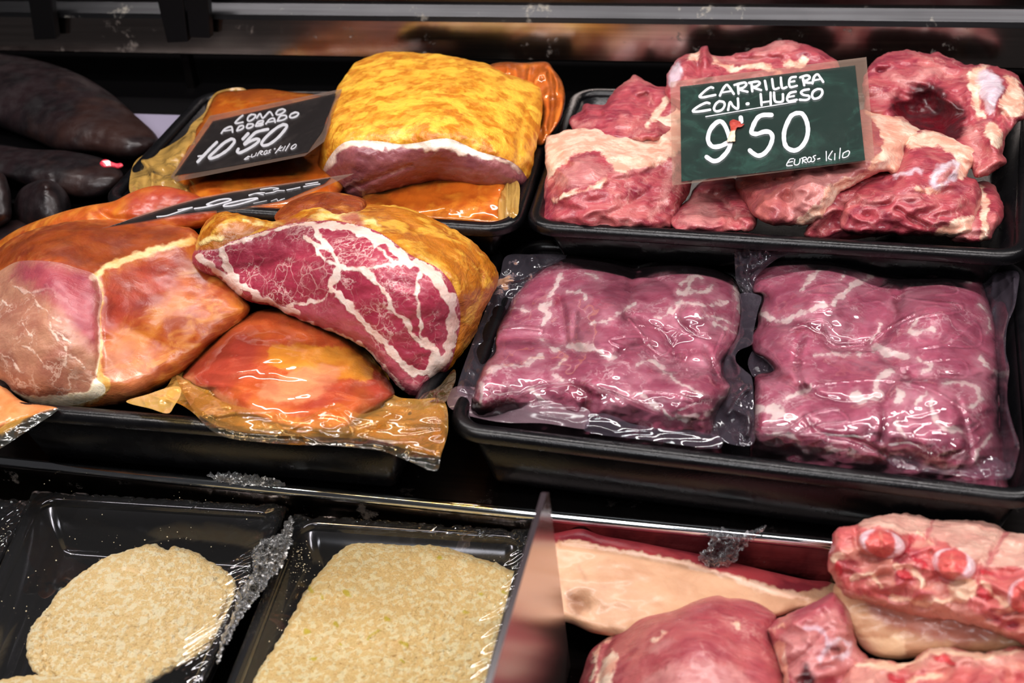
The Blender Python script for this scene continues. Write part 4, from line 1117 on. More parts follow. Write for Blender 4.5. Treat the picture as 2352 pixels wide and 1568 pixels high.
pack('vacuum bag of dark pink pork with orange stains on its left edge', lo, CL,
     [([(1455, 606), (1451, 650), (1449, 690), (1440, 725)], 13, .008), ([(1135, 783), (1170, 778), (1207, 775), (1269, 777), (1300, 790), (1340, 812), (1400, 826), (1434, 808), (1482, 795), (1530, 823), (1585, 838), (1660, 848)], 14, .009),
      ([(1288, 690), (1296, 745), (1302, 780)], 9, .004), ([(1322, 720), (1318, 775)], 8, .004), ([(1440, 725), (1470, 730), (1520, 760), (1545, 800), (1550, 826)], 9, .005), ([(1320, 882), (1345, 905), (1342, 950), (1350, 985)], 12, .006),
      ([(1450, 660), (1500, 640), (1540, 660), (1562, 700)], 8, .003), ([(1620, 800), (1640, 840), (1650, 870)], 10, .006), ([(1570, 700), (1555, 730), (1600, 770), (1680, 790)], 7, .0025)],
     [([(1300, 885), (1335, 890), (1385, 905)], 9), ([(1330, 900), (1345, 930), (1342, 970)], 8), ([(1230, 700), (1290, 690)], 6), ([(1640, 880), (1660, 900)], 5)],
     [([(1288, 634), (1276, 662), (1260, 690), (1242, 706)], 5), ([(1242, 700), (1256, 720), (1250, 738)], 6), ([(1458, 700), (1406, 727), (1358, 741)], 3.5), ([(1565, 652), (1590, 632), (1612, 640)], 5), ([(1592, 636), (1578, 668), (1560, 672)], 5),
      ([(1585, 670), (1622, 668), (1634, 656)], 4), ([(1568, 694), (1620, 702), (1650, 696), (1674, 690)], 4), ([(1565, 692), (1540, 714), (1510, 728)], 3), ([(1599, 722), (1647, 733), (1698, 749)], 2.5),
      ([(1662, 626), (1690, 645), (1700, 680), (1702, 715)], 5), ([(1640, 745), (1680, 760), (1700, 770)], 3), ([(1117, 852), (1148, 839), (1193, 840), (1220, 826), (1241, 816)], 4), ([(1240, 780), (1270, 800), (1300, 792)], 3),
      ([(1306, 795), (1344, 797), (1380, 808), (1402, 822)], 7), ([(1528, 858), (1565, 882), (1613, 906)], 3.5), ([(1444, 899), (1482, 910), (1516, 943), (1551, 962), (1599, 955)], 5), ([(1676, 893), (1654, 926), (1627, 950)], 5),
      ([(1220, 895), (1241, 916), (1269, 952)], 3.5), ([(1172, 709), (1220, 712)], 2.5), ([(1303, 672), (1334, 668), (1350, 688)], 2), ([(1460, 835), (1500, 830), (1530, 845)], 3), ([(1150, 950), (1190, 962), (1260, 965)], 4), ([(1345, 625), (1372, 640)], 2),
      ([(1480, 625), (1520, 618), (1560, 622)], 2.5), ([(1105, 880), (1100, 930)], 4), ([(1300, 830), (1270, 850), (1290, 870)], 3)],
     None, [(1360, 665, 70, 50, 0, .006), (1580, 690, 80, 60, 0, .005), (1230, 860, 80, 45, 0, .006), (1500, 890, 110, 45, 10, .006), (1200, 730, 40, 40, 0, .004), (1390, 770, 60, 30, 0, .005)],
     [([(1182, 910), (1241, 886), (1327, 880), (1396, 899), (1465, 926), (1510, 945)], 3.2, .0034), ([(1480, 897), (1540, 903), (1592, 917)], 2.2, .0015), ([(1400, 778), (1440, 770), (1490, 775), (1470, 794), (1420, 792), (1398, 780)], 2.6, .0022),
      ([(1444, 730), (1470, 760), (1500, 800), (1530, 812), (1555, 770), (1563, 755)], 2.8, .0026), ([(1466, 745), (1510, 752), (1560, 757), (1545, 775)], 2.6, .002), ([(1662, 762), (1650, 790), (1640, 830), (1655, 862)], 3, .003),
      ([(1155, 755), (1200, 750), (1245, 755), (1240, 764)], 3, .0022), ([(1535, 745), (1580, 765), (1640, 762), (1664, 768)], 2, .0012), ([(1100, 925), (1140, 910), (1190, 905)], 3, .0025), ([(1560, 945), (1620, 925), (1650, 960)], 3, .003),
      ([(1290, 905), (1300, 900), (1325, 920)], 2.4, .002), ([(1430, 615), (1452, 622), (1470, 620)], 2.4, .0016), ([(1545, 808), (1575, 806), (1572, 826), (1548, 820)], 2.5, .002)],
     [('bag_flange', [(1163, 588), (1217, 584), (1275, 584), (1300, 592), (1245, 640), (1207, 680), (1165, 740), (1145, 800), (1118, 850), (1095, 905), (1080, 905), (1050, 895), (1080, 800), (1120, 700), (1148, 632)],
       [(1165, 592, 'z', .058), (1280, 590, 'z', .055), (1050, 892, 'z', .055), (1100, 890, 'z', .050), (1170, 720, 'z', .046)], [('folds', 60, 50, .003), ('ridge', [(1160, 645), (1200, 640), (1235, 622)], 5, .004)], CREASEF),
      ('bag_hem', [(1044, 889), (1120, 893), (1180, 900), (1280, 925), (1350, 940), (1352, 975), (1340, 985), (1250, 972), (1140, 968), (1034, 937)],
       [(1044, 890, 'y', .527), (1036, 936, 'y', .513), (1180, 905, 'y', .520), (1340, 980, 'y', .499), (1345, 940, 'y', .507)], [('folds', 160, 60, .001)], WHITEF),
      ('bag_hem', [(1352, 946), (1412, 956), (1448, 972), (1516, 984), (1600, 990), (1655, 1004), (1650, 1030), (1500, 1012), (1345, 990)],
       [(1352, 940, 'y', .507), (1448, 972, 'y', .500), (1650, 1005, 'y', .494), (1500, 1008, 'y', .494), (1350, 985, 'y', .498)], [('folds', 140, 60, .001)], CLEARF),
      ('bag_flange', [(1700, 675), (1747, 680), (1741, 713), (1731, 760), (1728, 789), (1700, 803), (1690, 815), (1692, 833), (1710, 850), (1727, 868), (1731, 933), (1728, 1020), (1640, 1005), (1634, 960), (1672, 895), (1650, 862), (1650, 825), (1690, 780), (1702, 720)],
       [(1710, 680, 'z', .054), (1745, 682, 'z', .056), (1730, 785, 'z', .060), (1695, 825, 'z', .062), (1728, 900, 'z', .062), (1728, 1015, 'z', .054), (1645, 1000, 'z', .050), (1660, 830, 'z', .052)],
       [('folds', 50, 60, .003), ('ridge', [(1690, 940), (1720, 960), (1715, 1000)], 6, .005), ('ridge', [(1672, 950), (1700, 910), (1722, 890)], 5, .004)], CLEARF)], 51)

ro = [(1770, 586), (1788, 572), (1845, 577), (1927, 597), (2008, 608), (2049, 618), (2090, 634), (2151, 635), (2212, 629), (2249, 628), (2258, 651), (2269, 683), (2286, 732), (2295, 785), (2297, 847), (2292, 908), (2295, 949),
      (2296, 989), (2306, 1030), (2312, 1075), (2312, 1160), (2212, 1150), (2090, 1132), (1967, 1116), (1845, 1102), (1735, 1086), (1722, 1010), (1727, 969), (1731, 928), (1731, 885), (1738, 860), (1776, 850), (1753, 824), (1728, 806), (1726, 773), (1738, 752),
      (1741, 724), (1750, 683), (1728, 670), (1722, 638), (1743, 612)]
CR = [(1800, 580, 'z', .060), (2050, 622, 'z', .056), (2245, 632, 'z', .058), (1740, 690, 'z', .058), (1900, 680, 'z', .072), (2150, 700, 'z', .070), (2290, 800, 'z', .058), (1740, 800, 'z', .054), (1960, 790, 'z', .062), (2160, 840, 'z', .068),
      (1800, 900, 'z', .064), (2000, 930, 'z', .070), (2200, 950, 'z', .070), (1740, 990, 'z', .059), (1950, 1020, 'z', .060), (2290, 1000, 'z', .056), (2150, 1050, 'z', .058), (1760, 1070, 'y', .500), (2300, 1145, 'y', .488), (2030, 1110, 'y', .493)]
pack('right-hand vacuum bag of dark pink pork, beside the right tray wall', ro, CR,
     [([(1739, 754), (1800, 748), (1861, 756), (1888, 768), (1920, 792), (2000, 788), (2038, 760), (2056, 718), (2064, 685)], 13, .008), ([(2067, 636), (2070, 660), (2062, 690)], 12, .006),
      ([(2000, 792), (2049, 834), (2080, 860), (2131, 864), (2220, 862), (2297, 872)], 12, .007), ([(1735, 860), (1776, 850), (1824, 880), (1845, 892)], 11, .007), ([(1845, 770), (1833, 806), (1829, 847), (1845, 892)], 9, .005),
      ([(1845, 892), (1910, 920), (1967, 924), (2029, 908), (2047, 883), (2080, 858)], 11, .006), ([(2022, 920), (2030, 969), (2024, 1010)], 9, .004), ([(2190, 745), (2240, 790), (2297, 830)], 9, .003), ([(1850, 955), (1880, 990), (1960, 1010), (2030, 1040)], 9, .004),
      ([(1730, 672), (1745, 690), (1758, 684)], 7, .004), ([(2200, 920), (2220, 990), (2230, 1050)], 9, .004)],
     [([(1835, 760), (1862, 758), (1880, 772)], 5), ([(1960, 1000), (2000, 1020), (2035, 1045)], 8), ([(1790, 860), (1830, 880)], 6), ([(2055, 690), (2062, 720)], 5)],
     [([(1815, 590), (1836, 598), (1862, 604)], 6), ([(1886, 618), (1862, 636), (1838, 668)], 4), ([(2005, 630), (1955, 663), (1915, 698)], 5.5), ([(1895, 700), (1850, 716), (1800, 735), (1752, 726)], 6), ([(1942, 612), (1930, 642)], 1.8),
      ([(1763, 938), (1805, 918), (1845, 898)], 4), ([(1700, 945), (1760, 938), (1812, 956)], 10), ([(2047, 856), (2020, 872), (2012, 892)], 6), ([(1966, 912), (1990, 914), (2018, 904)], 8), ([(1875, 815), (1920, 812), (1975, 816)], 3.5),
      ([(2010, 798), (2045, 812), (2085, 816)], 8), ([(2118, 852), (2142, 838), (2110, 826)], 4.5), ([(2250, 818), (2292, 862)], 4), ([(2170, 880), (2240, 888), (2252, 915), (2225, 936)], 4.5), ([(2190, 641), (2246, 642)], 6),
      ([(2057, 925), (2077, 910), (2060, 890)], 4), ([(2025, 750), (2000, 786)], 5), ([(2142, 918), (2150, 970), (2205, 990)], 4), ([(2255, 700), (2275, 730), (2270, 760)], 4), ([(1862, 885), (1850, 900)], 6), ([(2060, 970), (2078, 1000)], 3),
      ([(1760, 1000), (1820, 1000), (1850, 1040)], 4), ([(1900, 1030), (1960, 1040)], 5), ([(2100, 930), (2130, 900)], 3), ([(2105, 730), (2090, 760), (2140, 755)], 4), ([(2250, 1080), (2240, 1050), (2275, 1000)], 3), ([(1785, 930), (1772, 965)], 6)],
     None, [(1880, 680, 90, 60, 10, .006), (2160, 720, 80, 60, 0, .005), (1800, 800, 45, 35, 0, .005), (1940, 860, 80, 40, 10, .006), (2170, 900, 90, 50, 10, .005), (1860, 980, 80, 40, 10, .005), (2130, 1010, 80, 40, 10, .005)],
     [([(1840, 668), (1880, 655), (1930, 650), (1948, 660), (1920, 675), (1850, 672)], 2.2, .0016), ([(1860, 690), (1940, 690), (2000, 668), (2035, 655)], 2, .0014), ([(1870, 715), (1950, 700), (2020, 690), (2030, 695)], 2, .0014),
      ([(2050, 680), (2120, 690), (2210, 700), (2215, 712), (2120, 725), (2070, 745)], 2.4, .002), ([(2130, 650), (2185, 648), (2200, 670), (2150, 675)], 2.2, .0016), ([(1888, 735), (1915, 790), (1990, 785), (2040, 752), (2100, 720)], 3, .003),
      ([(2110, 800), (2180, 785), (2240, 740), (2250, 790), (2160, 790)], 2.2, .0015), ([(2065, 845), (2140, 828), (2210, 825), (2220, 862), (2150, 860)], 2, .0014), ([(1860, 885), (1940, 875), (2030, 872), (2130, 890), (2200, 930), (2245, 965)], 2.2, .0016),
      ([(1730, 985), (1800, 985), (1860, 950), (1920, 938), (1945, 965), (1880, 975), (1832, 998), (1900, 1000), (1990, 1010), (2035, 1050)], 3, .003), ([(2040, 1025), (2090, 1020), (2140, 1045)], 3, .003), ([(2170, 985), (2250, 1005), (2180, 1060)], 3.2, .0035),
      ([(1815, 755), (1850, 738), (1890, 732), (1910, 750)], 2.6, .0024), ([(1800, 795), (1850, 830), (1822, 830)], 2, .0016), ([(1900, 1025), (1930, 1018), (1950, 1030), (1930, 1040)], 3, .003), ([(2230, 990), (2245, 980), (2252, 972), (2235, 985)], 2.5, .002)],
     [('bag_flange', [(1690, 545), (1720, 544), (1745, 548), (1790, 566), (1830, 580), (1790, 592), (1752, 620), (1734, 645), (1742, 672), (1722, 676), (1705, 668), (1690, 640)],
       [(1690, 547, 'y', .662), (1780, 566, 'y', .662), (1695, 640, 'y', .652), (1740, 668, 'y', .645), (1740, 600, 'y', .657)], [('folds', 40, 40, .004), ('ridge', [(1745, 590), (1752, 565), (1790, 570)], 5, .005), ('ridge', [(1700, 660), (1725, 590), (1720, 550)], 8, .003)], CLEARF),
      ('bag_flange', [(1728, 806), (1745, 800), (1785, 850), (1735, 866), (1722, 850), (1718, 830)], [(1730, 806, 'z', .046), (1780, 850, 'z', .046), (1725, 850, 'z', .044)], [('folds', 30, 30, .002)], CLEARF),
      ('bag_flange', [(2240, 634), (2294, 625), (2328, 621), (2341, 630), (2338, 663), (2331, 704), (2318, 735), (2312, 760), (2310, 806), (2318, 847), (2314, 887), (2315, 928), (2328, 980), (2341, 1022), (2335, 1059), (2324, 1092), (2308, 1095), (2285, 1060), (2288, 989), (2284, 850), (2276, 760), (2255, 690)],
       [(2245, 640, 'z', .052), (2336, 630, 'z', .070), (2330, 704, 'z', .070), (2312, 806, 'z', .066), (2316, 900, 'z', .066), (2338, 1030, 'z', .068), (2320, 1090, 'z', .054), (2290, 900, 'z', .050), (2270, 740, 'z', .050)],
       [('folds', 40, 90, .003), ('ridge', [(2331, 640), (2328, 700), (2308, 760), (2312, 850), (2310, 930), (2334, 1022)], 4, .004)], CLEARF),
      ('bag_hem', [(2030, 1045), (2060, 1036), (2110, 1050), (2190, 1062), (2240, 1040), (2300, 1058), (2318, 1100), (2200, 1092), (2060, 1072)],
       [(2035, 1050, 'y', .494), (2240, 1045, 'y', .500), (2310, 1095, 'y', .492), (2070, 1070, 'y', .488)], [('folds', 60, 40, .002)], CLEARF)], 52)
# ------------------------------------------------------------------ lower deck, right: pork skin, meat and ribs
ZB = ZD2 * 0 - 0.047
SKIN = flesh('pork_skin', 'cc9e7c', 'be8e6e', layers=(('meat', 4, 12, 130, 'b23c42', '7e1c2a'), ('fatl', 5, 8, 120, 'eac6ae', 'e2b79c', 0.9), ('brown', 14, 30, 60, '6c4430', '8a5c40', 0.85)),
             scale=26, fib=((40, 40, 200), (0, 0.2, 0.1), 'dcb494', 0.3), bumpd=0.0004, rough=0.42, coat=0.2)
no_o = [(1215, 1238), (1285, 1222), (1335, 1214), (1381, 1229), (1447, 1241), (1513, 1254), (1596, 1270), (1679, 1290), (1761, 1310), (1850, 1330), (1905, 1336), (1930, 1350), (1920, 1380), (1880, 1398), (1835, 1400), (1800, 1412), (1740, 1430),
        (1640, 1480), (1500, 1490), (1430, 1466), (1394, 1459), (1355, 1451), (1315, 1433), (1270, 1420), (1225, 1400), (1205, 1320)]
sh = Shape(no_o, [(1290, 1230, 'y', .472), (1600, 1275, 'y', .474), (1880, 1340, 'y', .470), (1400, 1350, 'y', .440), (1650, 1360, 'y', .446), (1395, 1450, 'y', .418), (1600, 1470, 'y', .405), (1240, 1330, 'y', .445)],
           edge=28, er=0.010, thick=0.02, step=4, floor=ZB, disp=[('noise', 120, 80, .002), ('crease', [(1290, 1252), (1400, 1266), (1513, 1285), (1646, 1316), (1800, 1372), (1850, 1378)], 5, .0015), ('bump', 1335, 1385, 30, 20, 20, -.004)], seed=61)
strip = poly_attr([[(1200, 1215), (1285, 1205), (1335, 1200), (1447, 1228), (1596, 1258), (1761, 1298), (1910, 1325), (1900, 1348), (1827, 1362), (1778, 1348), (1712, 1329), (1646, 1309), (1596, 1293), (1513, 1276), (1431, 1262), (1348, 1247), (1290, 1240), (1220, 1244)]])
make('pork_skin_slab', 'slab of pale pork skin with a thin red meat edge leaning behind the clear divider', 'meat', sh, SKIN,
     {'meat': strip, 'fatl': poly_attr([[(1290, 1240), (1431, 1262), (1596, 1294), (1712, 1330), (1827, 1364), (1860, 1372), (1780, 1366), (1640, 1316), (1500, 1284), (1400, 1264)]]),
      'brown': both(poly_attr([[(1308, 1362), (1335, 1372), (1352, 1392), (1330, 1412), (1308, 1400)]]), lambda uv: 10 - segdist(uv, np.array([(1330, 1300), (1345, 1330)], float)) - 12)})

FR = raw('raw_round', 'a84a50', '963c46')
no_o = [(1328, 1580), (1340, 1540), (1348, 1512), (1362, 1488), (1401, 1459), (1447, 1427), (1480, 1413), (1546, 1402), (1596, 1380), (1646, 1367), (1672, 1373), (1700, 1374), (1735, 1382), (1763, 1397), (1783, 1415), (1776, 1436), (1768, 1460), (1778, 1490), (1794, 1520), (1806, 1570), (1810, 1640), (1330, 1640)]
sh = Shape(no_o, [(1400, 1470, 'y', .410), (1650, 1375, 'y', .428), (1770, 1420, 'y', .418), (1580, 1480, 'y', .385), (1350, 1600, 'y', .372), (1600, 1620, 'y', .352), (1790, 1600, 'y', .370)],
           edge=60, er=0.016, thick=0.05, step=4, floor=ZB, disp=[('noise', 160, 120, .003, 2), ('noise', 30, 30, .0003, 2), ('crease', [(1672, 1366), (1676, 1388)], 4, .0012), ('crease', [(1405, 1462), (1385, 1510), (1372, 1580)], 7, .003)], seed=62)
make('raw_pork', 'smooth round raw red muscle at the bottom edge in front of the pale skin slab', 'meat', sh, FR,
     {'fat': both(poly_attr([[(1366, 1580), (1382, 1520), (1402, 1490), (1415, 1500), (1398, 1580)]]), line_attr([([(1400, 1462), (1372, 1500), (1355, 1560)], 4), ([(1500, 1470), (1530, 1450)], 3), ([(1690, 1430), (1700, 1445)], 3)])),
      'pink': poly_attr([[(1480, 1560), (1580, 1520), (1700, 1540), (1720, 1620), (1500, 1620)], [(1490, 1490), (1530, 1465), (1550, 1480), (1510, 1500)]]), 'white': no,
      'dark': no}, group='raw pork cuts on the lower deck')

no_o = [(1744, 1442), (1764, 1434), (1782, 1423), (1809, 1410), (1848, 1393), (1881, 1376), (1921, 1360), (1950, 1400), (1962, 1450), (1970, 1485), (1992, 1508), (2000, 1540), (1960, 1640), (1810, 1640), (1800, 1560), (1792, 1530), (1776, 1485), (1762, 1460)]
sh = Shape(no_o, [(1760, 1445, 'y', .416), (1910, 1370, 'y', .428), (1850, 1450, 'y', .400), (1970, 1500, 'y', .400), (1820, 1600, 'y', .368), (1950, 1600, 'y', .375)], edge=28, er=.012, thick=.04, floor=ZB, jit=3, jscale=20,
           disp=ND + [('bump', 1920, 1490, 26, 24, 0, .005), ('crease', [(1800, 1540), (1850, 1500), (1900, 1450)], 8, .003), ('ridge', [(1770, 1440), (1840, 1420), (1915, 1370)], 12, .004)], seed=63)
make('raw_pork', 'raw pork chunk with silvery membrane between the round muscle and the ribs', 'meat', sh, raw('raw_membrane', 'b0505a', 'a04050'),
     {'fat': both(poly_attr([[(1775, 1480), (1800, 1475), (1815, 1560), (1800, 1580)]]), line_attr([([(1780, 1445), (1800, 1436)], 6), ([(1765, 1440), (1758, 1450)], 4)])),
      'pink': poly_attr([[(1790, 1470), (1860, 1420), (1920, 1400), (1960, 1480), (1985, 1520), (1920, 1560), (1830, 1560)]]),
      'white': line_attr([([(1850, 1440), (1890, 1450), (1900, 1480)], 4), ([(1880, 1520), (1900, 1480), (1940, 1470), (1950, 1500), (1915, 1515)], 4)]),
      'dark': both(poly_attr([[(1845, 1520), (1870, 1560), (1860, 1620), (1835, 1600)]]), lambda uv: 6 - segdist(uv, np.array([(1905, 1490), (1930, 1488)], float)))}, group='raw pork cuts on the lower deck')

# belly under the ribs
BELLY = flesh('belly_skin', 'caa07c', 'b88a66', layers=(('red', 16, 30, 60, 'a0504c', '8c4042', 0.7), ('fat', 6, 14, 90, 'ecd0a8', 'e0bc90')), scale=24, bumpd=.0006, rough=.4, coat=.25)
sh = Shape([(1918, 1340), (1925, 1407), (1947, 1448), (1980, 1487), (2013, 1507), (2060, 1514), (2100, 1511), (2180, 1501), (2261, 1498), (2352, 1492), (2440, 1485), (2440, 1400), (2200, 1340), (2000, 1310)],
           [(1930, 1370, 'y', .430), (2050, 1500, 'y', .412), (2350, 1485, 'y', .408), (2100, 1360, 'y', .428), (2400, 1420, 'y', .424), (1960, 1440, 'y', .420)], edge=26, er=.010, thick=.03, floor=ZB, disp=[('noise', 100, 60, .002)], seed=64)
make('pork_belly', 'tan pork belly lying under the rib rack at the right edge', 'meat', sh, BELLY,
     {'red': poly_attr([[(1990, 1370), (2150, 1400), (2300, 1450), (2200, 1480), (2050, 1440)]]), 'fat': poly_attr([[(1950, 1440), (1985, 1462), (2070, 1468), (2085, 1500), (2050, 1520), (1990, 1510), (1950, 1465)]])})

# rib rack
RIB = flesh('rib_meat', 'c4605c', 'a8424c', layers=(('top', 5, 8, 90, 'dcae9c', 'cc9486'), ('mem', 12, 30, 80, 'd8a090', 'c88c80', 0.75), ('fat', 4, 14, 110, 'f0ccb0', 'e6b498'), ('red', 4, 8, 160, 'c8323a', 'a81c2c', 0.9), ('band', 4, 8, 120, 'c06a6a', 'b05a5c', 0.8)),
            scale=55, cvary=('d08878', 50, 0.5, 0.64), fib=((70, 200, 70), (0.2, 0.3, 0.2), 'd8908a', 0.4), bumpd=.0016, bumps=120, rough=.34, coat=.3, coat_r=.2)
qo = [(1900, 1300), (1908, 1250), (1914, 1225), (1926, 1212), (1947, 1207), (1967, 1204), (1994, 1189), (2046, 1180), (2086, 1179), (2119, 1184), (2142, 1193), (2179, 1194), (2245, 1195), (2284, 1203), (2314, 1220), (2352, 1227), (2450, 1250),
      (2460, 1530), (2400, 1505), (2352, 1481), (2294, 1455), (2245, 1438), (2179, 1424), (2112, 1416), (2046, 1400), (1980, 1381), (1937, 1372), (1922, 1345), (1910, 1320)]
sh = Shape(qo, [(1920, 1220, 'y', .442), (1925, 1350, 'y', .430), (2080, 1185, 'y', .470), (2300, 1215, 'y', .470), (2060, 1245, 'y', .438), (2230, 1290, 'y', .425), (2350, 1310, 'y', .420), (2100, 1405, 'y', .418), (2350, 1475, 'y', .398), (2440, 1400, 'y', .402)],
           edge=24, er=.009, thick=.03, step=3.6, floor=ZB + .03, jit=3, jscale=16, seed=65,
           disp=ND + [('bump', 2026, 1248, 52, 32, 12, .006), ('bump', 2190, 1294, 48, 34, 15, .006), ('bump', 2344, 1370, 30, 36, 15, .006), ('crease', [(1965, 1222), (1972, 1262), (2010, 1288), (2060, 1290), (2085, 1262)], 7, .004),
                      ('crease', [(2140, 1270), (2148, 1312), (2190, 1338), (2240, 1330), (2248, 1290)], 7, .004), ('crease', [(2138, 1195), (2128, 1240)], 7, .003), ('crease', [(2305, 1222), (2270, 1290)], 7, .003),
                      ('bump', 1990, 1350, 40, 30, 20, .005), ('bump', 2130, 1370, 50, 26, 10, .005), ('bump', 1930, 1290, 18, 30, 0, .004)])
def ov(cx, cy, rx, ry, a, k=1.0):
    t = np.linspace(0, 2 * np.pi, 16, endpoint=False); ca, sa = math.cos(math.radians(a)), math.sin(math.radians(a))
    return [(cx + k * (rx * math.cos(q) * ca - ry * math.sin(q) * sa), cy + k * (rx * math.cos(q) * sa + ry * math.sin(q) * ca)) for q in t]


rack = make('rib_rack', 'rack of raw pork ribs with round red bone ends at the right edge', 'meat', sh, RIB,
     {'top': poly_attr([[(1967, 1200), (2000, 1180), (2086, 1168), (2150, 1185), (2245, 1185), (2320, 1210), (2460, 1235), (2460, 1300), (2352, 1302), (2278, 1300), (2238, 1287), (2179, 1251), (2139, 1234), (2079, 1228), (2040, 1212), (1985, 1212)]]),
      'mem': poly_attr([[(1925, 1360), (1990, 1370), (2100, 1380), (2180, 1370), (2300, 1440), (2460, 1490), (2460, 1540), (2294, 1460), (2112, 1420), (1937, 1376)]]),
      'fat': both(poly_attr([[(2180, 1340), (2230, 1330), (2245, 1360), (2200, 1385)]]), line_attr([([(1960, 1330), (2000, 1320), (2030, 1350)], 5), ([(2060, 1300), (2110, 1320), (2115, 1345)], 7), ([(1910, 1290), (1935, 1275)], 7), ([(2050, 1370), (2120, 1385), (2190, 1375)], 5), ([(2110, 1225), (2140, 1245)], 6), ([(2260, 1340), (2290, 1370), (2330, 1400)], 6)])),
      'red': both(poly_attr([ov(2078, 1320, 20, 14, 20), ov(2260, 1362, 26, 12, 20), ov(1922, 1308, 12, 16, 0)]), line_attr([([(2090, 1240), (2085, 1265)], 5), ([(2100, 1280), (2125, 1300)], 6), ([(2255, 1310), (2275, 1316)], 5)])),
      'band': line_attr([([(2142, 1190), (2130, 1238)], 4), ([(2310, 1222), (2290, 1255), (2268, 1292)], 6)])})
BONE = flesh('rib_bone', 'd4605a', 'bc464a', layers=(('rim', 4, 8, 160, 'ecd0d4', 'dcb4bc', .95), ('str', 3, 6, 200, 'e08878', 'd87868', 0.8)), scale=90, bumpd=.0006, rough=.32, coat=.3)
for cx, cy, rx, ry, a in ((2026, 1248, 54, 32, 14), (2191, 1295, 52, 34, 17), (2350, 1368, 36, 40, 15)):
    b = Shape(ov(cx, cy, rx, ry, a), [(u, v, 'x', 0.0) for u, v in ()] or [(cx, cy, 'y', .42)], edge=14, er=.003, thick=.008, step=2.6, disp=[('noise', 16, 12, .0006)], seed=int(cx))
    b.tps = sh.front
    b.tps = (lambda uv, s=sh: s.front(uv) - 0.0030)
    V, Fc, A, UV = b.solid({'rim': (lambda uv, o=(cx, cy, rx, ry, a): -sdist(ragged(uv, 5), ov(o[0] - 2, o[1], o[2] * .66, o[3] * 1.05, o[4]))), 'str': line_attr([([(cx - 4, cy - 20), (cx - 2, cy + 18)], 3)])})
    mesh('bone_end', V, Fc, BONE, rack, True, A)

so = [(1920, 1640), (1928, 1570), (1940, 1540), (1957, 1521), (1980, 1511), (2030, 1515), (2060, 1522), (2089, 1521), (2105, 1508), (2120, 1497), (2145, 1488), (2195, 1488), (2245, 1498), (2294, 1493), (2330, 1482), (2370, 1486), (2450, 1500), (2450, 1640)]
sh = Shape(so, [(1960, 1525, 'y', .392), (2160, 1490, 'y', .398), (2370, 1490, 'y', .398), (1980, 1620, 'y', .355), (2200, 1620, 'y', .350), (2400, 1620, 'y', .352), (2200, 1540, 'y', .375)], edge=26, er=.010, thick=.03, floor=ZB, jit=3, jscale=18,
           disp=ND + [('ridge', [(1960, 1530), (2080, 1540), (2160, 1505), (2300, 1515)], 16, .004)], seed=66)
make('raw_pork', 'raw pork rib strip along the bottom right corner in front of the tan belly', 'meat', sh, RIB,
     {'top': no, 'mem': poly_attr([[(1935, 1560), (1980, 1515), (2060, 1530), (2030, 1580), (1950, 1620)], [(2100, 1515), (2150, 1495), (2240, 1505), (2340, 1490), (2400, 1500), (2300, 1530), (2150, 1530)]]),
      'fat': line_attr([([(1960, 1522), (2060, 1530), (2150, 1495), (2250, 1506), (2340, 1492)], 6), ([(2040, 1600), (2100, 1560), (2160, 1550)], 7)]), 'red': poly_attr([ov(2170, 1515, 26, 9, 20), ov(2060, 1560, 30, 10, 30)]), 'band': no},
     group='raw pork cuts on the lower deck')

# clear divider standing across the deck
xd = -0.0945
a0 = pt(1262, 1112, 'x', xd); a1 = pt(1130, 1568, 'x', xd); a2 = pt(1315, 1568, 'x', xd)
DIV = Nt('smoky_acrylic')
tr = DIV.node('ShaderNodeBsdfTransparent'); DIV.put(tr.inputs[0], lin('5e5056'))
gl = DIV.node('ShaderNodeBsdfGlossy'); gl.inputs['Roughness'].default_value = 0.22; DIV.put(gl.inputs[0], lin('f0e8e8'))
df = DIV.node('ShaderNodeBsdfDiffuse'); DIV.put(df.inputs[0], lin('7c6660'))
m1 = DIV.node('ShaderNodeMixShader'); m1.inputs[0].default_value = 0.5
DIV.t.links.new(tr.outputs[0], m1.inputs[1]); DIV.t.links.new(df.outputs[0], m1.inputs[2])
fr = DIV.node('ShaderNodeFresnel'); fr.inputs[0].default_value = 1.6
m2 = DIV.node('ShaderNodeMixShader'); DIV.put(m2.inputs[0], DIV.math('MULTIPLY', fr.outputs[0], 0.8, True))
DIV.t.links.new(m1.outputs[0], m2.inputs[1]); DIV.t.links.new(gl.outputs[0], m2.inputs[2])
DIV.t.links.new(m2.outputs[0], DIV.out.inputs[0])
d1 = (a1 - a0); ext = a0 + d1 * 1.5
d2 = (a2 - a0); bot = a0 + d2 * ((ZB + .001 - a0[2]) / d2[2])
pr = [a0 + (0, -.002, -.003), a0 + (0, -.006, .0)] + [ext, np.array([xd, ext[1], ZB + .001]), bot]
tk = 0.0026
V = [p + np.array([-tk, 0, 0]) for p in pr] + list(pr); n = len(pr)
fcs = [list(range(n)), [n + i for i in range(n)][::-1]]
dv = mesh('divider', V, fcs, DIV.m, None, False)
tag(dv, 'smoky clear plastic divider standing between the breaded cutlets and the raw pork', 'divider')
V2 = []; F2 = []
for i in range(n):
    j = (i + 1) % n; b = len(V2)
    V2 += [V[i], V[j], V[n + j], V[n + i]]; F2.append([b, b + 1, b + 2, b + 3])
mesh('divider_edge', V2, F2, plain('divider_edge', '2c2226', 0.25, 0, 0.5), dv, False)

# ------------------------------------------------------------------ lower deck, left: film-wrapped trays of breaded cutlets
TRAYM = GLOSSBLACK


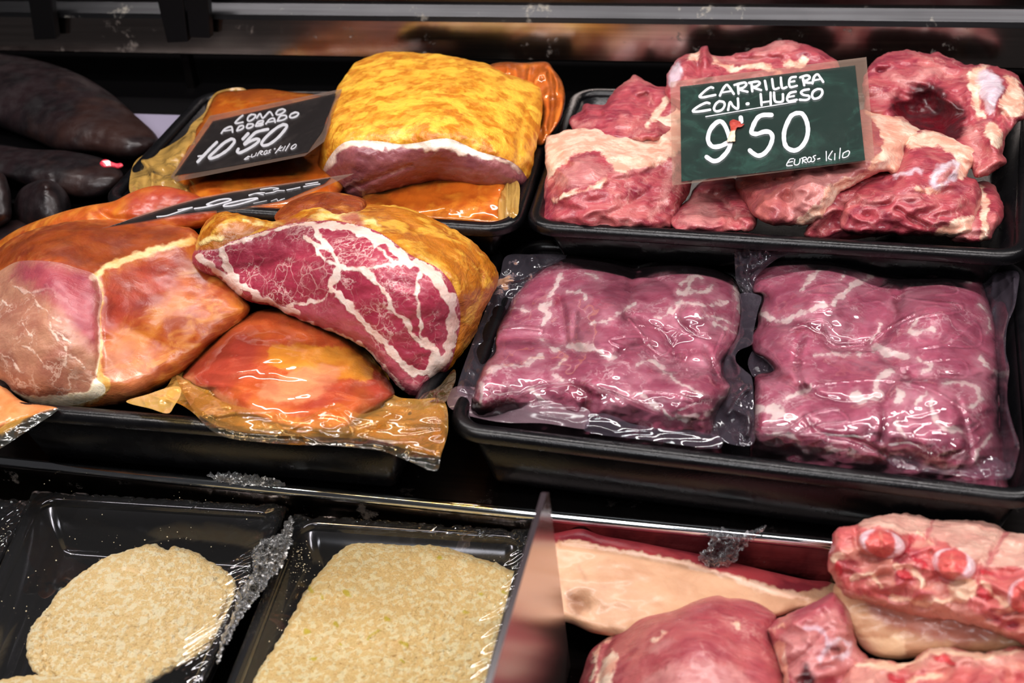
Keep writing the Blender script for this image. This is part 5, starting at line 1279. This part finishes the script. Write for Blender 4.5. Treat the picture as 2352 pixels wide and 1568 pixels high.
w1c = [np.array(p) for p in tq([(-140, 1600), (452, 1600), (662, 1162), (72, 1126)], ZL)]
w2c = [np.array(p) for p in tq([(478, 1660), (1110, 1700), (1232, 1218), (672, 1180)], ZL)]
w0c = [np.array(p) for p in tq([(-700, 1560), (-172, 1590), (78, 1150), (-330, 1128)], ZL)]
for q, lb in ((w0c, 'film-wrapped black tray cut off by the left picture edge'), (w1c, 'film-wrapped glossy black tray holding the round breaded cutlets'), (w2c, 'film-wrapped glossy black tray holding the rectangular breaded cutlet')):
    o = tray(lb, q, ZB, ZL, R=0.016, rim=0.007, slope=0.008, t=0.0014, mat=TRAYM, name='cutlet_tray', group='film-wrapped trays of breaded cutlets')
    # cling film stretched over the rim
    G = np.array([q[0], q[1], q[2], q[3]])
    nx, ny = 150, 110
    U, Vv = np.meshgrid(np.linspace(0, 1, nx), np.linspace(0, 1, ny))
    P2 = ((1 - U)[..., None] * (1 - Vv)[..., None] * G[0] + U[..., None] * (1 - Vv)[..., None] * G[1] + U[..., None] * Vv[..., None] * G[2] + (1 - U)[..., None] * Vv[..., None] * G[3])
    u, v = U.ravel(), Vv.ravel()
    sd_ = len(lb)
    eb = np.minimum(np.minimum(u, 1 - u), np.minimum(v, 1 - v))
    rad = fbm(np.column_stack([u * 4 + v * 2, (u - v) * 22, np.full(len(u), sd_)]), 3)
    z = ZL + 0.0012 + 0.0006 * fbm(np.column_stack([u * 3, v * 3, np.full(len(u), sd_ + 1.0)]), 2)
    edgew = np.exp(-((1 - v) / 0.05) ** 2) + np.exp(-((1 - u) / 0.09) ** 2)
    z += 0.0016 * (1 - 2.5 * np.abs(rad)) * edgew
    z -= 0.0035 * np.clip(1 - eb / 0.02, 0, 1) ** 2
    V3 = np.column_stack([P2.reshape(-1, 2), z])
    idx = np.arange(nx * ny).reshape(ny, nx)
    F3 = np.column_stack([idx[:-1, :-1].ravel(), idx[:-1, 1:].ravel(), idx[1:, 1:].ravel(), idx[1:, :-1].ravel()])
    mesh('cling_film', V3, F3, clear_film('cling_film', 'fbfbff', 0.006, 'ffffff', 0.025, (9, 0.0008), refl=1.0), o)

BREAD = flesh('breadcrumb', 'f4d596', 'eac682', scale=1000, layers=(), cvary=('fae8b8', 260, 0.47, 0.6), bumpd=0.003, bumps=700, rough=0.75, coat=0.0, spec=0.2, speck=(260, 0.05, '9a6a34', 0.5))
BREAD2 = flesh('breadcrumb_herb', 'f2d08a', 'e6c07a', scale=1000, layers=(('yel', 3, 6, 200, 'd8c020', 'c8b018', 0.8),), cvary=('f8e4ac', 260, 0.47, 0.6), bumpd=0.003, bumps=700, rough=0.75, coat=0.0, spec=0.2, speck=(240, 0.05, 'a07030', 0.5))
ZT = ZB + 0.003
BD = [('noise', 14, 12, .0011, 3), ('noise', 6, 5, .0006, 2)]
po = [(60, 1482), (71, 1441), (105, 1400), (139, 1355), (187, 1314), (240, 1282), (285, 1265), (337, 1251), (360, 1249), (372, 1258), (386, 1262), (394, 1254), (412, 1256), (450, 1269), (487, 1291), (525, 1314), (542, 1340), (540, 1370), (525, 1411), (502, 1456),
      (465, 1501), (412, 1531), (356, 1565), (300, 1590), (200, 1600), (112, 1565), (70, 1530)]
sh = Shape(po, [(350, 1262, 'z', -.018), (530, 1330, 'z', -.022), (320, 1400, 'z', -.016), (100, 1480, 'z', -.022), (250, 1570, 'z', -.022), (480, 1450, 'z', -.022)], edge=26, er=.006, thick=.014, step=3.2, floor=ZT, jit=3, jscale=14,
           disp=BD + [('crease', [(112, 1420), (100, 1470), (112, 1540), (150, 1575)], 8, .003), ('crease', [(500, 1330), (530, 1370), (510, 1420)], 8, .003)], seed=71)
make('breaded_cutlet', 'big round breaded cutlet in the left film-wrapped tray', 'cutlet', sh, BREAD, group='breaded cutlets')
sh = Shape([(-40, 1585), (0, 1561), (60, 1551), (120, 1551), (200, 1557), (255, 1572), (290, 1610), (280, 1660), (-60, 1660)], [(0, 1570, 'z', -.020), (220, 1570, 'z', -.020), (100, 1640, 'z', -.016)], edge=20, er=.004, thick=.012, step=3.2, floor=ZT, jit=3, jscale=14,
           disp=BD, seed=72)
make('breaded_cutlet', 'breaded cutlet showing only its top edge in the bottom left corner', 'cutlet', sh, BREAD, group='breaded cutlets')
po = [(560, 1610), (580, 1562), (597, 1534), (641, 1467), (673, 1409), (706, 1348), (746, 1301), (775, 1268), (811, 1248), (858, 1242), (912, 1248), (949, 1250), (985, 1247), (1021, 1254), (1075, 1272), (1130, 1290), (1166, 1305), (1195, 1324), (1190, 1362), (1173, 1417), (1148, 1489), (1130, 1543),
      (1112, 1600), (1000, 1680), (700, 1680), (540, 1660)]
sh = Shape(po, [(860, 1255, 'z', -.020), (1180, 1330, 'z', -.020), (900, 1400, 'z', -.015), (620, 1530, 'z', -.020), (1100, 1570, 'z', -.019), (800, 1640, 'z', -.018)], edge=24, er=.006, thick=.014, step=3.2, floor=ZT, jit=3, jscale=14, disp=BD, seed=73)
yl = line_attr([([(845, 1470), (870, 1447)], 2)] + [([(u, v), (u + 5, v + 3)], r) for u, v, r in ((708, 1350, 5), (797, 1358, 6), (768, 1432, 5), (704, 1446, 6), (1010, 1275, 5), (735, 1370, 4), (926, 1480, 6), (780, 1480, 3), (1068, 1400, 4), (1100, 1365, 4), (888, 1420, 4), (1155, 1360, 5), (640, 1600, 4), (715, 1510, 4), (920, 1515, 4))])
make('breaded_cutlet', 'rectangular breaded cutlet flecked with yellow in the right film-wrapped tray', 'cutlet', sh, BREAD2, {'yel': yl}, group='breaded cutlets')
sh = Shape([(-60, 1255), (0, 1262), (8, 1280), (6, 1300), (-20, 1340), (-80, 1330)], [(0, 1265, 'z', -.022), (0, 1300, 'z', -.024), (-60, 1300, 'z', -.02)], edge=14, er=.004, thick=.012, step=3.2, floor=ZT, disp=BD, seed=74)
make('breaded_cutlet', 'sliver of breaded cutlet in the tray cut off by the left picture edge', 'cutlet', sh, BREAD, group='breaded cutlets')

# loose crumbs scattered in and on the trays
V = []; Fc = []
def crumb(p, r):
    b = len(V); q = RNG.normal(size=3); q /= np.linalg.norm(q)
    e = np.array([(1, 0, 0), (-1, 0, 0), (0, 1, 0), (0, -1, 0), (0, 0, 1), (0, 0, -1)], float) * r * RNG.uniform(.6, 1.3, (6, 1))
    V.extend((p + e).tolist())
    Fc.extend([[b + i for i in t] for t in ((0, 2, 4), (2, 1, 4), (1, 3, 4), (3, 0, 4), (2, 0, 5), (1, 2, 5), (3, 1, 5), (0, 3, 5))])
for (u0, v0, su, sv, nn, z) in ((110, 1450, 40, 45, 60, ZT + .002), (330, 1240, 130, 20, 30, -.030), (1010, 1240, 70, 10, 90, -.024), (1140, 1290, 40, 25, 40, -.024), (690, 1280, 14, 20, 60, ZL + .003), (700, 1330, 30, 40, 40, -.022),
                                (430, 1180, 160, 60, 30, ZL + .003), (90, 1390, 60, 60, 30, ZL + .003), (640, 1430, 30, 50, 25, -.02), (10, 1230, 20, 20, 30, -.02)):
    for _ in range(nn):
        u, v = RNG.normal(u0, su), RNG.normal(v0, sv)
        crumb(pt(u, v, 'z', z), RNG.uniform(.0001, .00045))
tag(mesh('breadcrumbs', V, Fc, plain('crumb', 'ecdcb8', .7), None, False), 'loose pale breadcrumbs scattered in and on the black cutlet trays', 'crumbs', kind='stuff')


# ------------------------------------------------------------------ crumpled cling film
CLING = clear_film('crumpled_cling', 'f4f6fa', 0.10, 'f4f6fa', 0.10, (260, 0.004), refl=2.2, stain_or_glint=('ffffff', 300, .56, .63, .9))  # white flecks painted in as the glints of the folds
def crumple(name, label, out, ctrl, amp, seed, parent=None, step=2.4):
    fs = Shape(out, ctrl, edge=2, er=0, step=step, disp=[('folds', 26, 22, amp), ('folds', 11, 10, amp * .6)], seed=seed, jit=7, jscale=9)
    V, Fc, A, UV = fs.solid(None, open_back=True)
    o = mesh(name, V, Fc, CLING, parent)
    o.data.polygons.foreach_set('use_smooth', np.zeros(len(o.data.polygons), bool))
    return tag(o, label, 'cling film') if parent is None else o


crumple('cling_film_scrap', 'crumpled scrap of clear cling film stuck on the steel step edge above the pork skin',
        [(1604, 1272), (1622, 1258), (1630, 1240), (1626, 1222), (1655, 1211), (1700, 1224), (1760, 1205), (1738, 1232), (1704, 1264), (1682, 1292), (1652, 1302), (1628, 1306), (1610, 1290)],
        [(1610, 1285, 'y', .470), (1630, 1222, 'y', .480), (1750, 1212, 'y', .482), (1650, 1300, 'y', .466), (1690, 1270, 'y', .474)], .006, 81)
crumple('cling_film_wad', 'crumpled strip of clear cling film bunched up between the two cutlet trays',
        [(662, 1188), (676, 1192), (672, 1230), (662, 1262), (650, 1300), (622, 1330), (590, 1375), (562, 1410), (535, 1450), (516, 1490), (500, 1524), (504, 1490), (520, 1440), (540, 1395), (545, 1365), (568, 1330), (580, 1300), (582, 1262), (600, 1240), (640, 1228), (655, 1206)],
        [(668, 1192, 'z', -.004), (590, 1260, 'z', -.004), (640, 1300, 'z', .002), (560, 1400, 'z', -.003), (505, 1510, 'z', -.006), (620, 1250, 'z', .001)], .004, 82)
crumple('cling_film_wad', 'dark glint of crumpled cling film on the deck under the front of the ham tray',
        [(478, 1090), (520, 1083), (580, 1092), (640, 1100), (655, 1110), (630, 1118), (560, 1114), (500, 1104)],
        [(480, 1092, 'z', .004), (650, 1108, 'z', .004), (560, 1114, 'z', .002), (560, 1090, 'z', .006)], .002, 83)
# ------------------------------------------------------------------ hand-written price cards in clear sleeves
INK = plain('white_chalk_ink', 'eaf0fa', 0.45)
SLEEVE = clear_film('card_sleeve', 'fbf8f6', 0.015, 'e8d8d0', 0.10, (30, 0.0008), refl=0.55)
SLEEVEB = clear_film('card_sleeve_back', 'f0e6e0', 0.20, 'd8b8a4', 0.12, (30, 0.0008), refl=0.6)


def board_mat(name, base, smear, cover):
    n = Nt(name)
    c = n.mix(n.math('MULTIPLY', n.step(n.noise(1.0, 5, 0.65, 1.0, n.stretch((40, 40, 110), (0.3, 0.4, 0.9))), 0.48, 0.75), cover), lin(base), lin(smear))
    c = n.mix(n.step(n.noise(30, 6, 0.75, 0.8), 0.60, 0.74, 0.0, cover * 0.9), c, lin(smear))
    return n.pbr(c, n.step(n.noise(40, 3), 0.3, 0.7, 0.12, 0.3), n.bump(n.noise(25, 2), 0.0006), 0, 0.5, 0.3, 0.08)


def card(label, board, sleeve, ctrl, strokes, bmat, zoom, seed, bend=()):
    """ctrl fixes the card's plane; strokes: (points in zoomed px, width px)"""
    pl = Shape(sleeve, ctrl, edge=2, er=0, step=6, raw=True, disp=bend, seed=seed)
    pl.edge = 1e-3
    def surf(poly, off, step=6.0):
        q = Shape(spline_poly(poly, step), ctrl, edge=1e-3, er=0, step=step, raw=True, disp=(), seed=seed)
        uv, f = q.tri()
        t = depth(uv) - off
        return uv, f, t

    def depth(uv):
        t = pl.tps(uv)
        return t - pl.relief(uv) if len(bend) else t

    def spline_poly(p, step):
        out = []
        for a, b in zip(p, p[1:] + p[:1]):
            a, b = np.array(a, float), np.array(b, float)
            m = max(1, int(np.linalg.norm(b - a) / step))
            out += [a + (b - a) * k / m for k in range(m)]
        return out
    # board with thickness
    uv, f, t = surf(board, 0)
    nb = len(uv)
    front = at_depth(uv, t); back = at_depth(uv, t + 0.0008)
    e = np.concatenate([f[:, [0, 1]], f[:, [1, 2]], f[:, [2, 0]]]); es = np.sort(e, 1)
    un, ix, cnt = np.unique(es, axis=0, return_index=True, return_counts=True)
    be = e[ix[cnt == 1]]
    F_ = [list(q) for q in f] + [list(q + nb)[::-1] for q in f] + [[a, a + nb, b + nb, b][::-1] for a, b in be]
    o = mesh('price_card', np.concatenate([front, back]), F_, bmat)
    tag(o, label, 'price sign', 'price cards')
    for off, nm in ((0.0012, 'sleeve_front'), (-0.0018, 'sleeve_back')):
        uv, f, t = surf(sleeve, off)
        mesh(nm, at_depth(uv, t), f, SLEEVE if off > 0 else SLEEVEB, o)
    # writing
    zx, zy, zs = zoom
    V = []; Fc = []
    for pts, w in strokes:
        P = np.array([(x / zs + zx, y / zs + zy) for x, y in pts])
        P = spline(P, 1.2, False) if len(P) > 2 else np.array([P[0] + (P[1] - P[0]) * s for s in np.linspace(0, 1, 8)])
        T = np.gradient(P, axis=0); T /= np.linalg.norm(T, axis=1)[:, None] + 1e-9
        Nn = np.column_stack([-T[:, 1], T[:, 0]])
        m = len(P)
        ww = w / 2 * (1 + 0.12 * uvn(P, 9, 9, seed, 2))
        b = len(V)
        ring = []
        for s in (-1, -0.5, 0.5, 1):
            q = P + Nn * (ww * s)[:, None]
            hgt = 0.00034 if abs(s) < 1 else 0.0001
            ring.append(at_depth(q, depth(q) - 0.0002 - hgt))
        for k in range(4):
            V += ring[k].tolist()
        for k in range(3):
            Fc += [[b + k * m + i, b + k * m + i + 1, b + (k + 1) * m + i + 1, b + (k + 1) * m + i] for i in range(m - 1)]
        for end, d in ((0, -1), (m - 1, 1)):                 # round stroke ends
            b2 = len(V); a0 = np.linspace(-math.pi / 2, math.pi / 2, 7)
            q = np.array([P[end] + T[end] * d * math.cos(a) * ww[end] + Nn[end] * math.sin(a) * ww[end] for a in a0])
            V += at_depth(q, depth(q) - 0.0003).tolist()
            Fc += [[b2 + i for i in range(7)]]
    mesh('writing', V, Fc, INK, o, True)
    return o, depth


GREEN = board_mat('green_board', '0f2c28', '35665a', 0.45)
DARKB = board_mat('black_board', '161417', '4a4442', 0.35)
w1, w2, w3 = 5.6, 10.2, 2.6
S3 = [([(490, 360), (460, 352), (410, 382), (360, 427), (335, 458), (370, 468), (440, 455), (515, 440)], w1), ([(568, 448), (590, 395), (625, 340), (652, 325), (690, 370), (728, 428)], w1), ([(590, 412), (700, 395)], w1 * .8),
      ([(782, 425), (775, 318)], w1), ([(735, 325), (850, 298), (872, 322), (840, 355), (790, 372), (830, 390), (885, 404)], w1), ([(940, 398), (930, 300)], w1), ([(905, 302), (1000, 285), (1028, 305), (990, 340), (945, 350), (990, 368), (1040, 384)], w1),
      ([(1085, 278), (1105, 378)], w1), ([(1168, 258), (1188, 368), (1245, 360)], w1), ([(1268, 242), (1283, 358), (1335, 350)], w1), ([(1440, 232), (1385, 242), (1362, 290), (1378, 348), (1452, 335)], w1), ([(1370, 292), (1425, 282)], w1 * .8),
      ([(1537, 328), (1518, 232)], w1), ([(1490, 238), (1570, 215), (1602, 240), (1570, 270), (1528, 285), (1580, 300), (1620, 300)], w1), ([(1632, 308), (1652, 230), (1690, 203), (1722, 240), (1755, 290)], w1), ([(1648, 272), (1738, 256)], w1 * .8),
      ([(450, 537), (410, 530), (340, 560), (272, 605), (260, 630), (330, 630), (455, 610)], w1), ([(560, 512), (520, 545), (500, 600), (530, 628), (590, 610), (622, 560), (610, 522), (560, 512)], w1), ([(662, 612), (685, 522), (720, 570), (775, 595), (775, 482)], w1),
      ([(880, 543), (893, 541)], w1 * 1.3), ([(1037, 432), (1047, 558)], w1), ([(1150, 412), (1152, 548)], w1), ([(1040, 527), (1150, 512)], w1 * .8), ([(1190, 412), (1197, 500), (1228, 522), (1288, 510), (1292, 432)], w1),
      ([(1440, 402), (1372, 420), (1340, 480), (1362, 513), (1450, 495)], w1), ([(1352, 465), (1420, 452)], w1 * .8), ([(1590, 375), (1530, 387), (1500, 412), (1530, 440), (1588, 450), (1595, 478), (1560, 498), (1487, 495)], w1),
      ([(1690, 372), (1642, 400), (1627, 450), (1652, 483), (1710, 468), (1745, 420), (1735, 378), (1690, 372)], w1), ([(405, 690), (700, 640), (1000, 590), (1440, 520)], 2.4),
      ([(660, 988), (565, 1030), (480, 1030), (432, 960), (452, 850), (520, 765), (580, 745), (630, 800), (675, 920), (688, 1000), (658, 1080), (600, 1150), (545, 1192), (490, 1198), (440, 1170), (415, 1152)], w2), ([(808, 700), (812, 745)], w2),
      ([(1160, 670), (1060, 672), (1000, 705), (952, 790), (932, 868), (990, 888), (1080, 862), (1145, 872), (1172, 930), (1142, 1030), (1080, 1110), (1010, 1138), (950, 1110), (912, 1077)], w2),
      ([(1440, 650), (1380, 690), (1315, 830), (1305, 950), (1335, 1040), (1420, 1078), (1500, 1040), (1560, 950), (1580, 840), (1560, 730), (1510, 655), (1440, 650)], w2),
      ([(1415, 1172), (1370, 1182), (1335, 1250), (1400, 1250)], w3), ([(1350, 1217), (1402, 1205)], w3), ([(1430, 1180), (1422, 1232), (1450, 1245), (1480, 1225), (1490, 1175)], w3), ([(1515, 1225), (1522, 1165)], w3), ([(1508, 1168), (1550, 1155), (1562, 1178), (1525, 1195), (1562, 1220)], w3),
      ([(1592, 1155), (1572, 1190), (1590, 1213), (1615, 1195), (1617, 1162), (1592, 1155)], w3), ([(1668, 1135), (1640, 1150), (1660, 1180), (1640, 1207), (1620, 1205)], w3), ([(1690, 1177), (1716, 1170)], w3),
      ([(1790, 1090), (1792, 1195)], w3), ([(1860, 1085), (1815, 1162), (1850, 1185)], w3), ([(1890, 1115), (1887, 1185)], w3), ([(1952, 1052), (1942, 1170)], w3), ([(1985, 1110), (2040, 1082), (2058, 1100), (2035, 1145), (1980, 1160), (1985, 1110)], w3)]
C3 = [(1562, 199, 'y', 0.7769), (1964, 150, 'y', 0.7842), (1987, 368, 'y', 0.6831), (1565, 417, 'y', 0.6779)]
cardG, dG = card('green price card reading 9\'50 for carrillera con hueso, in front of the raw cheeks', [(1562, 199), (1964, 150), (1987, 368), (1565, 417)], [(1540, 188), (1990, 131), (2009, 368), (1544, 426)], C3, S3, GREEN, (1540, 130, 5.004), 91)
# shred of meat stuck on the card
o_ = [(676, 755), (720, 722), (800, 745), (812, 770), (850, 775), (820, 810), (770, 818), (745, 860), (745, 930), (742, 975), (705, 978), (650, 975), (675, 900), (690, 830)]
o_ = [(x / 5.004 + 1540, y / 5.004 + 130) for x, y in o_]
scr = Shape(o_, C3, edge=6, er=.0015, thick=.002, step=1.3, disp=[('noise', 5, 5, .0006)], jit=.8, jscale=5, seed=92)
scr.tps = lambda uv: dG(uv) - .0042
make('meat_scrap', 'small shred of meat and fat stuck on the green price card by the nine', 'meat scrap', scr, flesh('scrap', 'b84838', '9c3028', layers=(('fat', 1.5, 4, 400, 'ecd8bc', 'e0c0a0'),), scale=200),
     {'fat': lambda uv: (uv[:, 1] - 298 + (uv[:, 0] - 1690) * .3)})

w1, w2, w3 = 4.0, 6.6, 2.2
S1 = [([(1010, 392), (960, 432), (905, 492), (935, 500), (1012, 485)], w1), ([(1130, 377), (1087, 412), (1078, 458), (1110, 468), (1168, 430), (1188, 387), (1130, 377)], w1), ([(1205, 428), (1250, 368), (1290, 428), (1380, 342), (1425, 393)], w1),
      ([(1560, 302), (1500, 322), (1472, 368), (1500, 383), (1560, 360), (1598, 322), (1560, 302)], w1), ([(715, 638), (760, 582), (850, 547), (870, 623)], w1), ([(750, 607), (860, 590)], w1 * .8), ([(930, 600), (960, 547), (1010, 532), (1020, 560), (980, 590), (930, 605)], w1),
      ([(1082, 512), (1062, 558), (1100, 568), (1150, 540), (1150, 512), (1082, 512)], w1), ([(1190, 540), (1220, 482), (1288, 462), (1290, 488), (1222, 510), (1288, 510), (1270, 530), (1190, 540)], w1), ([(1332, 508), (1380, 447), (1440, 432), (1460, 488)], w1), ([(1362, 485), (1450, 470)], w1 * .8),
      ([(1490, 468), (1530, 402), (1600, 392), (1618, 420), (1570, 453), (1490, 470)], w1), ([(1740, 347), (1682, 372), (1662, 413), (1700, 423), (1758, 400), (1783, 362), (1740, 347)], w1),
      ([(650, 762), (560, 850), (385, 1035)], w2), ([(395, 957), (450, 950)], w2 * .6), ([(850, 717), (752, 772), (622, 890), (545, 968), (572, 988), (680, 948), (800, 868), (888, 770), (890, 727), (850, 717)], w2), ([(1085, 642), (1012, 718)], w2),
      ([(1358, 582), (1200, 622), (1130, 682), (1035, 788), (1110, 750), (1200, 717), (1238, 732), (1190, 788), (1080, 858), (970, 908), (932, 893), (950, 855)], w2), ([(1570, 517), (1482, 562), (1352, 672), (1274, 770), (1292, 808), (1380, 788), (1500, 698), (1608, 570), (1618, 527), (1570, 517)], w2),
      ([(1090, 955), (1032, 1000), (1090, 990)], w3), ([(1060, 977), (1110, 960)], w3), ([(1140, 930), (1130, 968), (1180, 950), (1200, 910)], w3), ([(1210, 950), (1250, 887), (1290, 890), (1250, 915), (1280, 935)], w3), ([(1300, 930), (1320, 887), (1350, 880), (1332, 925), (1300, 930)], w3),
      ([(1400, 867), (1370, 885), (1390, 900), (1352, 918)], w3), ([(1448, 857), (1458, 853)], w3 * 1.3), ([(1540, 812), (1462, 913)], w3), ([(1562, 830), (1502, 865), (1540, 880)], w3), ([(1600, 817), (1562, 880)], w3), ([(1660, 782), (1602, 880)], w3),
      ([(1740, 787), (1692, 820), (1682, 858), (1730, 840), (1753, 802), (1740, 787)], w3)]
card('black price card reading 10\'50 for lomo adobado, leaning on the packed loin', [(489, 278), (772, 214), (740, 300), (706, 349), (400, 404)], [(482, 266), (786, 204), (745, 325), (700, 358), (405, 417), (392, 406)],
     [(489, 278, 'y', 0.7665), (772, 215, 'y', 0.7717), (400, 404, 'y', 0.6726), (706, 349, 'y', 0.6831)], S1, DARKB, (390, 200, 6.031), 93)

w1, w2, w3 = 2.2, 3.4, 1.4
S2 = [([(850, 387), (960, 371), (1080, 342), (1178, 311), (1150, 299), (1060, 311), (960, 350), (1010, 356)], w2), ([(1400, 291), (1262, 315), (1122, 350), (1112, 366), (1200, 359), (1330, 325), (1418, 296), (1400, 291)], w2), ([(510, 460), (600, 450), (720, 411), (830, 376), (702, 400)], w2 * .8),
      ([(1340, 265), (1420, 246), (1480, 245)], w1), ([(1442, 215), (1540, 201), (1608, 206), (1560, 219)], w1), ([(1340, 270), (1400, 251), (1470, 262)], w1), ([(1490, 251), (1560, 240), (1600, 226), (1660, 225)], w1), ([(1680, 220), (1750, 206), (1800, 195)], w1), ([(1830, 190), (1900, 176), (1980, 165)], w1),
      ([(1540, 320), (1590, 301), (1600, 319), (1660, 296)], w3), ([(1620, 310), (1640, 301)], w3), ([(1380, 340), (1500, 315)], w3), ([(1850, 168), (1960, 150)], w1)]
C2 = [(230, 523, 'y', .548), (814, 398, 'y', .580), (613, 472, 'y', .548), (460, 454, 'y', .572)]
card('black price card seen almost edge-on, lying above the big ham and the marbled neck', [(250, 520), (332, 493), (396, 473), (460, 456), (536, 442), (613, 430), (689, 419), (760, 408), (745, 422), (700, 440), (658, 459), (613, 468), (536, 480), (460, 487), (408, 493), (332, 508)],
     [(230, 524), (261, 518), (332, 489), (396, 470), (460, 453), (536, 439), (613, 427), (689, 416), (766, 405), (814, 398), (791, 409), (715, 442), (664, 463), (613, 473), (536, 484), (460, 491), (408, 497), (332, 511), (256, 521)], C2, S2, DARKB, (230, 380, 3.92), 94)
# ------------------------------------------------------------------ rear left corner: dark sausages
DARKS = flesh('dark_sausage', '1d1315', '110d0f', layers=(), scale=30, cvary=('2c1a16', 14, 0.5, 0.7), bumpd=.0012, bumps=40, rough=.4, coat=.15, coat_r=.3, spec=.35, sss=0)
def saus(label, out, ctrl, edge, er, seed, **k):
    sh = Shape(out, ctrl, edge=edge, er=er, thick=.05, step=4.5, floor=k.get('floor', 0.052), disp=[('noise', 90, 60, .002), ('noise', 16, 40, .0003)] + k.get('disp', []), seed=seed)
    return make('dark_sausage', label, 'sausage', sh, DARKS, group='dark sausages')
saus('thickest dark sausage curving down from the left edge under the rail', [(-60, 105), (0, 121), (70, 134), (140, 154), (200, 180), (260, 219), (310, 264), (350, 300), (366, 325), (352, 347), (320, 362), (290, 366), (220, 352), (140, 346), (80, 322), (0, 292), (-60, 270)],
     [(0, 200, 'y', 0.8343), (150, 240, 'y', 0.8082), (300, 310, 'y', 0.7665), (350, 325, 'y', 0.7613), (0, 280, 'y', 0.7926), (200, 330, 'y', 0.7509)], 85, .04, 95)
saus('straight dark sausage lying below the thickest one, red scrap on its end', [(-60, 325), (0, 333), (80, 343), (150, 346), (230, 362), (275, 388), (282, 412), (252, 442), (200, 455), (120, 445), (60, 425), (0, 405), (-60, 400)],
     [(0, 370, 'y', 0.7300), (150, 390, 'y', 0.7196), (260, 405, 'y', 0.7144), (150, 440, 'y', 0.6987), (0, 400, 'y', 0.7091)], 55, .025, 96)
saus('round knotted end of a dark sausage facing out, low at the left', [(32, 470), (46, 436), (75, 418), (105, 411), (135, 424), (157, 450), (163, 485), (150, 520), (110, 540), (60, 530), (36, 505)],
     [(100, 450, 'y', 0.6726), (60, 470, 'y', 0.6726), (140, 470, 'y', 0.6726), (100, 510, 'y', 0.6622)], 60, .03, 97, disp=[('bump', 105, 425, 16, 12, 0, .008)])
saus('dark sausage end cut off by the left picture edge', [(-60, 395), (0, 394), (20, 425), (26, 465), (18, 510), (-60, 530)], [(-20, 420, 'y', 0.6779), (10, 460, 'y', 0.6674), (-20, 510, 'y', 0.6570)], 40, .02, 98)
saus('dark sausage mostly hidden behind the left end of the rear cured ham', [(-50, 520), (15, 508), (60, 503), (90, 512), (110, 540), (60, 570), (-50, 580)], [(0, 520, 'y', 0.6674), (80, 520, 'y', 0.6674), (20, 550, 'y', 0.6570)], 25, .012, 99, floor=.0)
sh = Shape([(229, 374), (236, 367), (246, 366), (256, 371), (268, 375), (278, 374), (283, 381), (272, 387), (258, 384), (240, 385), (231, 380)], [(240, 375, 'y', 0.6966), (275, 380, 'y', 0.6966), (255, 386, 'y', 0.6945)], edge=6, er=.0015, thick=.003, step=1.4, seed=100,
           disp=[('noise', 6, 6, .0006)])
make('meat_scrap', 'tiny red and white meat scrap on the end of the straight dark sausage', 'meat scrap', sh, flesh('red_scrap', 'd8384c', 'c02840', layers=(('fat', 1.2, 2, 400, 'f8e8e4', 'f0d8d4'),), scale=200), {'fat': poly_attr([[(234, 371), (250, 368), (258, 376), (248, 381)]])})
